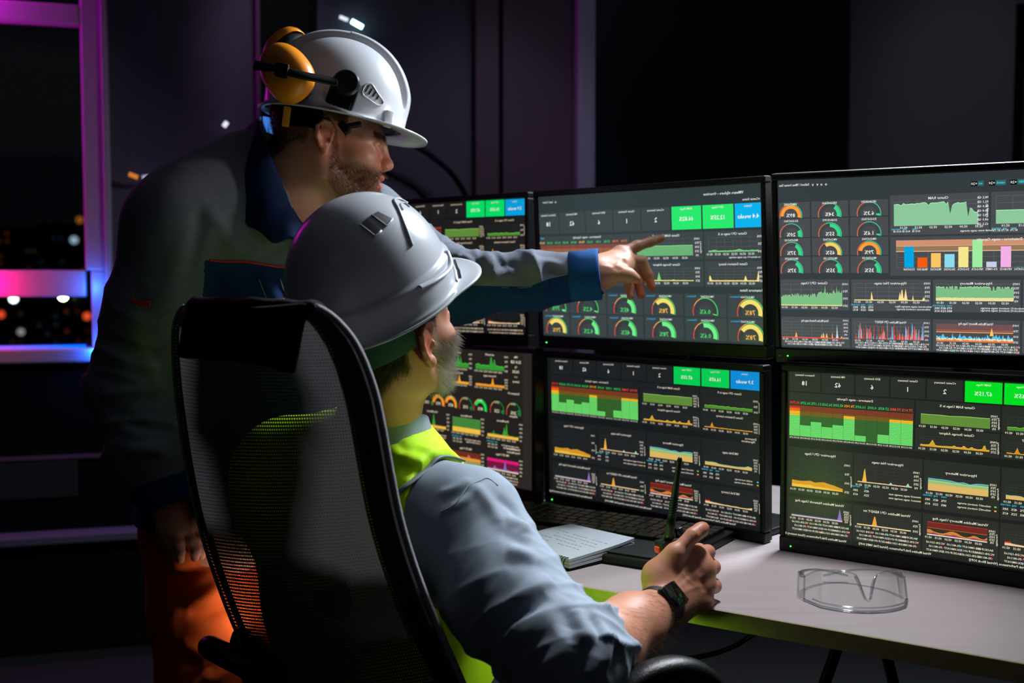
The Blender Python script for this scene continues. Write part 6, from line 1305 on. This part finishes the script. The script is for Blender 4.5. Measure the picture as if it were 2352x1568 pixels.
def tab(name, pts, w, mat):
    a = onsurf(V, N, pts, .0022, 12); b = onsurf(V, N, w, .0022, 12); mb = MB(); G = [a*(1-t)+b*t for t in np.linspace(0, 1, 5)]; mb.grid(G); o = mb.build(name, mat, stander, smooth=True); m = o.modifiers.new('thick', 'SOLIDIFY'); m.thickness = .0018; m.offset = 0; return o
tab('sleeve_tab', [(301, 680), (323, 690), (349, 693)], [(301, 690), (324, 702), (346, 706)], M['orange_piping']); tab('pocket_tab', [(627, 685), (648, 686), (668, 684)], [(632, 697), (648, 698), (664, 697)], M['orange_tab'])
mb = MB(); mb.tube(onsurf(V, N, [(1050, 652), (1100, 656), (1160, 660), (1215, 658), (1260, 641), (1300, 630)], .0002), .0007, 6); mb.build('sleeve_seam', M['jacket'], stander, smooth=True)
mb = MB(); mb.tube(onsurf(V, N, [(596, 642), (600, 660), (612, 690)], .0), .0015, 6); mb.tube(onsurf(V, N, [(645, 640), (655, 665), (664, 688)], .0), .0015, 6); mb.build('pocket_edge', M['jacket'], stander, smooth=True)
mb = MB(); u = TW+(TW-TE)*.0; mb.lathe([(.004, 0), (.0045, .001), (.003, .002)], at(333, 1148, 1.86), (-.4, -.9, .1), 12); mb.build('cuff_snap', pmat('snap', (120, 130, 130), .3, .9), stander, smooth=True)
for (a_, b_, r0, r1, nm) in ((FE, FWR, .0455, .0465, 'cuff'), (TE, TW, .0535, .0515, 'cuff')):
    d_ = (b_-a_)/np.linalg.norm(b_-a_); mb = MB(); c_ = b_-[0, 0, .004] if nm == 'cuff' and a_ is FE else b_+np.array([-.004, 0, .004])
    mb.lathe([(r0-.004, -.055), (r0, -.053), (r0+.001, -.03), (r1+.001, -.004), (r1, .001), (r1-.003, .002), (r1-.0045, -.001), (r1-.006, -.05)], c_+d_*.004, d_, 48); mb.V[0] = mb.V[0]+noise3(mb.V[0], 60, 41)[:, None]*.0018*np.array([.3, 1, 1]); mb.build('cuff', M['navy'] if a_ is TE else M['cuff_blue'], stander, smooth=True)
# stand-up collar folded over, open at the throat
def collar(pts_top, pts_bot, name, mat, puff=.012, thick=.004, parent=stander):
    n = 40; a = spline([at(*p) for p in pts_top], n); b = spline([at(*p) for p in pts_bot], n); mb = MB(); G = []
    for j in range(12):
        t = j/11; G.append([a[i]*(1-t)+b[i]*t+np.array([0, -1, 0])*puff*math.sin(PI*t)+np.array([0, 0, .006*math.sin(i*.7)*t]) for i in range(n)])
    mb.grid(G); o = mb.build(name, mat, parent, smooth=True); m = o.modifiers.new('thick', 'SOLIDIFY'); m.thickness = thick; m.offset = 0; return o
collar([(600, 268, 2.10), (596, 292, 2.03), (612, 330, 1.965), (634, 390, 1.945), (660, 455, 1.945), (684, 500, 1.95), (712, 535, 1.955)], [(548, 322, 2.13), (540, 380, 2.02), (548, 470, 1.925), (590, 535, 1.895), (640, 552, 1.885), (690, 560, 1.90), (720, 590, 1.92)], 'collar', M['navy'])
collar([(602, 268, 2.10), (625, 272, 2.13), (648, 282, 2.155), (668, 300, 2.17)], [(606, 300, 2.09), (622, 318, 2.10), (640, 325, 2.12), (668, 340, 2.14)], 'collar_lining', M['blue_lining'], .006)
collar([(772, 420, 2.10), (766, 455, 2.055), (742, 490, 2.01), (716, 528, 1.965)], [(840, 455, 2.09), (830, 500, 2.03), (800, 540, 1.98), (735, 580, 1.935)], 'collar_flap', M['blue_lining'], .010)
# orange trousers, boots
M['orange_cloth'] = cloth('orange_work_cloth', (206, 84, 22), .8, (450, .4, .0008))
S3 = Sculpt()
for i, (hp, kn, an) in enumerate(TLEG): S3.cone(THP+[.02, 0, .05], hp, .115, .088, .06); S3.chain([hp, hp*.5+kn*.5, kn, an+[0, 0, .03]], [.088, .082, .078, .072], .05)
V, F = S3.mesh(.0055, None, None, 2)
L = [([(350, 1290), (400, 1320), (470, 1300), (520, 1290)], -.008, .014), ([(420, 1380), (470, 1370), (520, 1330)], .009, .014), ([(430, 1400), (480, 1410), (530, 1390)], -.008, .012), ([(410, 1475), (450, 1495), (500, 1500)], .010, .013), ([(430, 1510), (470, 1540), (520, 1500)], -.010, .014), ([(450, 1530), (490, 1560), (530, 1530)], .009, .013), ([(380, 1340), (385, 1420), (380, 1500)], .006, .018), ([(360, 1240), (365, 1320)], -.004, .014)]
V = folds(V, F, L); N = vnormals(V, F); V = V+N*(noise3(V, 30, 23)*.002)[:, None]; mesh_obj('trousers', V, F, M['orange_cloth'], stander)
for hp, kn, an in TLEG:
    S4 = Sculpt(); fd = np.array([.75, -.6, 0]); S4.chain([an+[0, 0, .10], an-[0, 0, .02], an+fd*.05-[0, 0, .045], an+fd*.17-[0, 0, .052]], [.055, .052, .044, .038], .03); S4.ell(an+fd*.5-[0, 0, 1.09], (2, 2, 1.0), None, .004, '-'); V, F = S4.mesh(.006, None, None, 2); mesh_obj('boot', V, F, M['black_cloth'], stander)

# ------------------------------------------------------------------ the standing man's hard hat with ear defenders
HT = face_dir(math.radians(79), math.radians(10.5), math.radians(-1.5)); TH_O = at(771, 270, 2.03)
hat2 = empty('hard_hat', TH_O, 'white crested hard hat with orange ear defenders, worn by the standing man', 'hard hat')
dome2, RO2 = hat_shell(TH_O, HT, .128, .108, .149, .037, .0095, 'shell', hat2, band=.0, crest_w=.046)
px2 = make_hat_px(dome2, RO2)
def patch2(c4, off, n=6):
    a, b, c, d = [np.array(p, float) for p in c4]; return [[px2(*(a*(1-i/n)*(1-j/n)+b*(1-i/n)*j/n+c*i/n*j/n+d*i/n*(1-j/n)), off) for j in range(n+1)] for i in range(n+1)]
vp = [(832, 215), (839, 196), (852, 193), (866, 213), (879, 232), (877, 240), (866, 241), (848, 229)]
mb = MB(); mb.tube(spline([px2(*p, .0008) for p in vp], 40, True), .0014, 8, closed=True); mb.build('vent_frame', M['hat'], hat2, smooth=True)
mb = MB()
for (x0, y0, x1, y1) in ((839, 211, 848, 196), (847, 217, 855, 204), (856, 222, 863, 211), (865, 228, 869, 221)): mb.tube([px2(x0, y0, .0006), px2((x0+x1)/2, (y0+y1)/2, .0008), px2(x1, y1, .0006)], .0016, 6, flat=.5)
mb.build('vent_slots', M['black_cloth'], hat2, smooth=True)
n_ = HT@np.array([.35, -.93, .1]); c = px2(888, 272, .004)
mb = MB(); mb.box(c, (.017, .010, .030), rotm([np.cross(HT@np.array([0, 0, 1]), n_), n_, HT@np.array([0, 0, 1])]), 0, .003); mb.build('accessory_clip', M['hat'], hat2, auto=.6)
# near ear defender: cup, cushion, arm, pivot and slot bracket
fwd, lft, upv = HT[:, 0], HT[:, 1], HT[:, 2]
M['muff'] = pmat('orange_muff', (250, 148, 12), .36, spec=.5, noise=(14, .04), coat=.15); M['cushion'] = pmat('muff_cushion', (14, 15, 16), .6)
def muff(c, ax, longdir, name, rl=.056, rs=.043):
    """cup with its opening along -ax"""
    ax = ax/np.linalg.norm(ax); l = longdir-ax*(longdir@ax); l /= np.linalg.norm(l); w = np.cross(ax, l); m = empty(name, c); attach(m, hat2); m.matrix_parent_inverse = Matrix.Translation(-hat2.location)
    mb = MB(); G = []
    for r, h in ((.0, .028), (.3, .0275), (.55, .0255), (.75, .021), (.9, .013), (.985, .003), (1.0, -.006), (.97, -.008)):
        G.append([c+ax*h+(l*math.copysign(abs(math.cos(t))**.86, math.cos(t))*rl+w*math.copysign(abs(math.sin(t))**.86, math.sin(t))*rs*(1+.10*math.cos(t)))*r for t in np.linspace(0, 2*PI, 48, endpoint=False)])
    mb.grid(G, closed_u=True, flip=True); mb.build('cup', M['muff'], m, smooth=True)
    mb = MB(); G = []
    for r, h in ((.95, -.008), (1.0, -.012), (.99, -.020), (.9, -.025), (.5, -.023), (.0, -.023)): G.append([c+ax*h+(l*math.cos(t)*rl*.97+w*math.sin(t)*rs*.97)*r for t in np.linspace(0, 2*PI, 48, endpoint=False)])
    mb.grid(G, closed_u=True, flip=True); mb.build('cushion', M['cushion'], m, smooth=True); return m, ax, l, w
mc = at(656, 166, 1.900); mu, ax1, l1, w1 = muff(mc, np.array([-.20, -.97, .10]), np.array([.55, 0, -.72]), 'ear_defender')
piv = at(795, 190, 1.905)
pts = [at(585, 150, 1.868), at(612, 153, 1.862), at(642, 158, 1.862), at(690, 172, 1.866), at(735, 181, 1.880), at(775, 190, 1.893)]
mb = MB(); mb.tube(spline(pts, 40), [.0036+.0006*max(0, 1-i/14) for i in range(40)], 10, flat=2.2, up=(0, .35, 1)); mb.build('muff_arm', M['black_plastic'], hat2, smooth=True)
mb = MB(); mb.box(at(647, 161, 1.862), (.024, .012, .025), rotm([(.97, 0, -.2), (0, 1, 0), (.2, 0, .97)]), 0, .004); mb.build('arm_slider', M['black_plastic'], hat2, auto=.6)
mb = MB(); d = np.array([.10, -.98, .15]); mb.lathe([(.0235, -.012), (.0235, .002), (.0205, .0075), (.019, .0080), (.017, .0070), (.0, .0068)], piv, d, 40); mb.build('pivot_knob', pmat('pivot_plastic', (22, 25, 27), .3, noise=(60, .1)), hat2, auto=.5)
mb = MB(); q = at(788, 214, 1.915); rr = rotm([(.94, .05, -.33), (-.05, 1, .05), (.33, 0, .94)]); mb.box(q, (.050, .014, .050), rr, 0, .004)
for k in range(6): mb.box(at(762+8*k, 231+2.7*k, 1.904), (.0022, .004, .014), rr)
mb.build('slot_bracket', M['black_plastic'], hat2, auto=.6)
mb = MB()
for k, (x_, y_, w_, h_) in enumerate(((610, 139, .010, .009), (672, 183, .003, .005), (677, 184, .003, .005), (682, 185, .003, .005), (687, 187, .003, .005))):
    r_ = rotm([(.97, -.1, -.2), (.2, .97, 0), (.2, 0, .97)]); mb.box(at(x_, y_, 1.8745 if k else 1.886), (w_, .0012, h_), r_)
mb.build('printed_mark', pmat('muff_print', (90, 52, 8), .6), mu)
mc2 = at(655, 114, 2.150); muff(mc2, np.array([-.62, .45, .62]), np.array([.8, .1, .5]), 'ear_defender', .048, .040)
mb = MB(); mb.tube(spline([at(640, 92, 2.13), at(690, 105, 2.19), at(740, 130, 2.20), HT@np.array([0, .118, .04])+TH_O], 20), .006, 8); mb.build('muff_arm', M['black_plastic'], hat2, smooth=True)
# harness under the rim
mb = MB(); mb.tube([RO2(np.array([.116*math.cos(t), .096*math.sin(t), -.004])) for t in np.linspace(0, 2*PI, 60, endpoint=False)], .008, 6, closed=True, flat=.3)
mb.build('head_band', M['black_plastic'], hat2, smooth=True)
mb = MB(); G = [[RO2(np.array([-.118*math.cos(t)*k+.0, .098*math.sin(t)*k, z])) for t in np.linspace(-1.35, 1.35, 30)] for z, k in ((0, .97), (-.018, .92), (-.036, .86), (-.040, .84))]; mb.grid(G); mb.grid(G, flip=True); mb.build('nape_strap', M['black_cloth'], hat2, smooth=True)
mb = MB(); mb.box(at(658, 268, 1.945), (.013, .010, .036), rotm([(.97, .2, -.12), (-.2, .97, 0), (.12, 0, .98)]), 0, .002); mb.build('strap_buckle', pmat('yellow_plastic', (240, 160, 20), .45, noise=(40, .1)), hat2, auto=.6)
mb = MB(); bar(mb, at(782, 281, 1.935), at(800, 305, 1.930), .014); bar(mb, at(790, 292, 1.932), at(830, 284, 1.94), .010); mb.build('strap_clip', M['black_plastic'], hat2)
bpy.data.objects.remove(TXO)
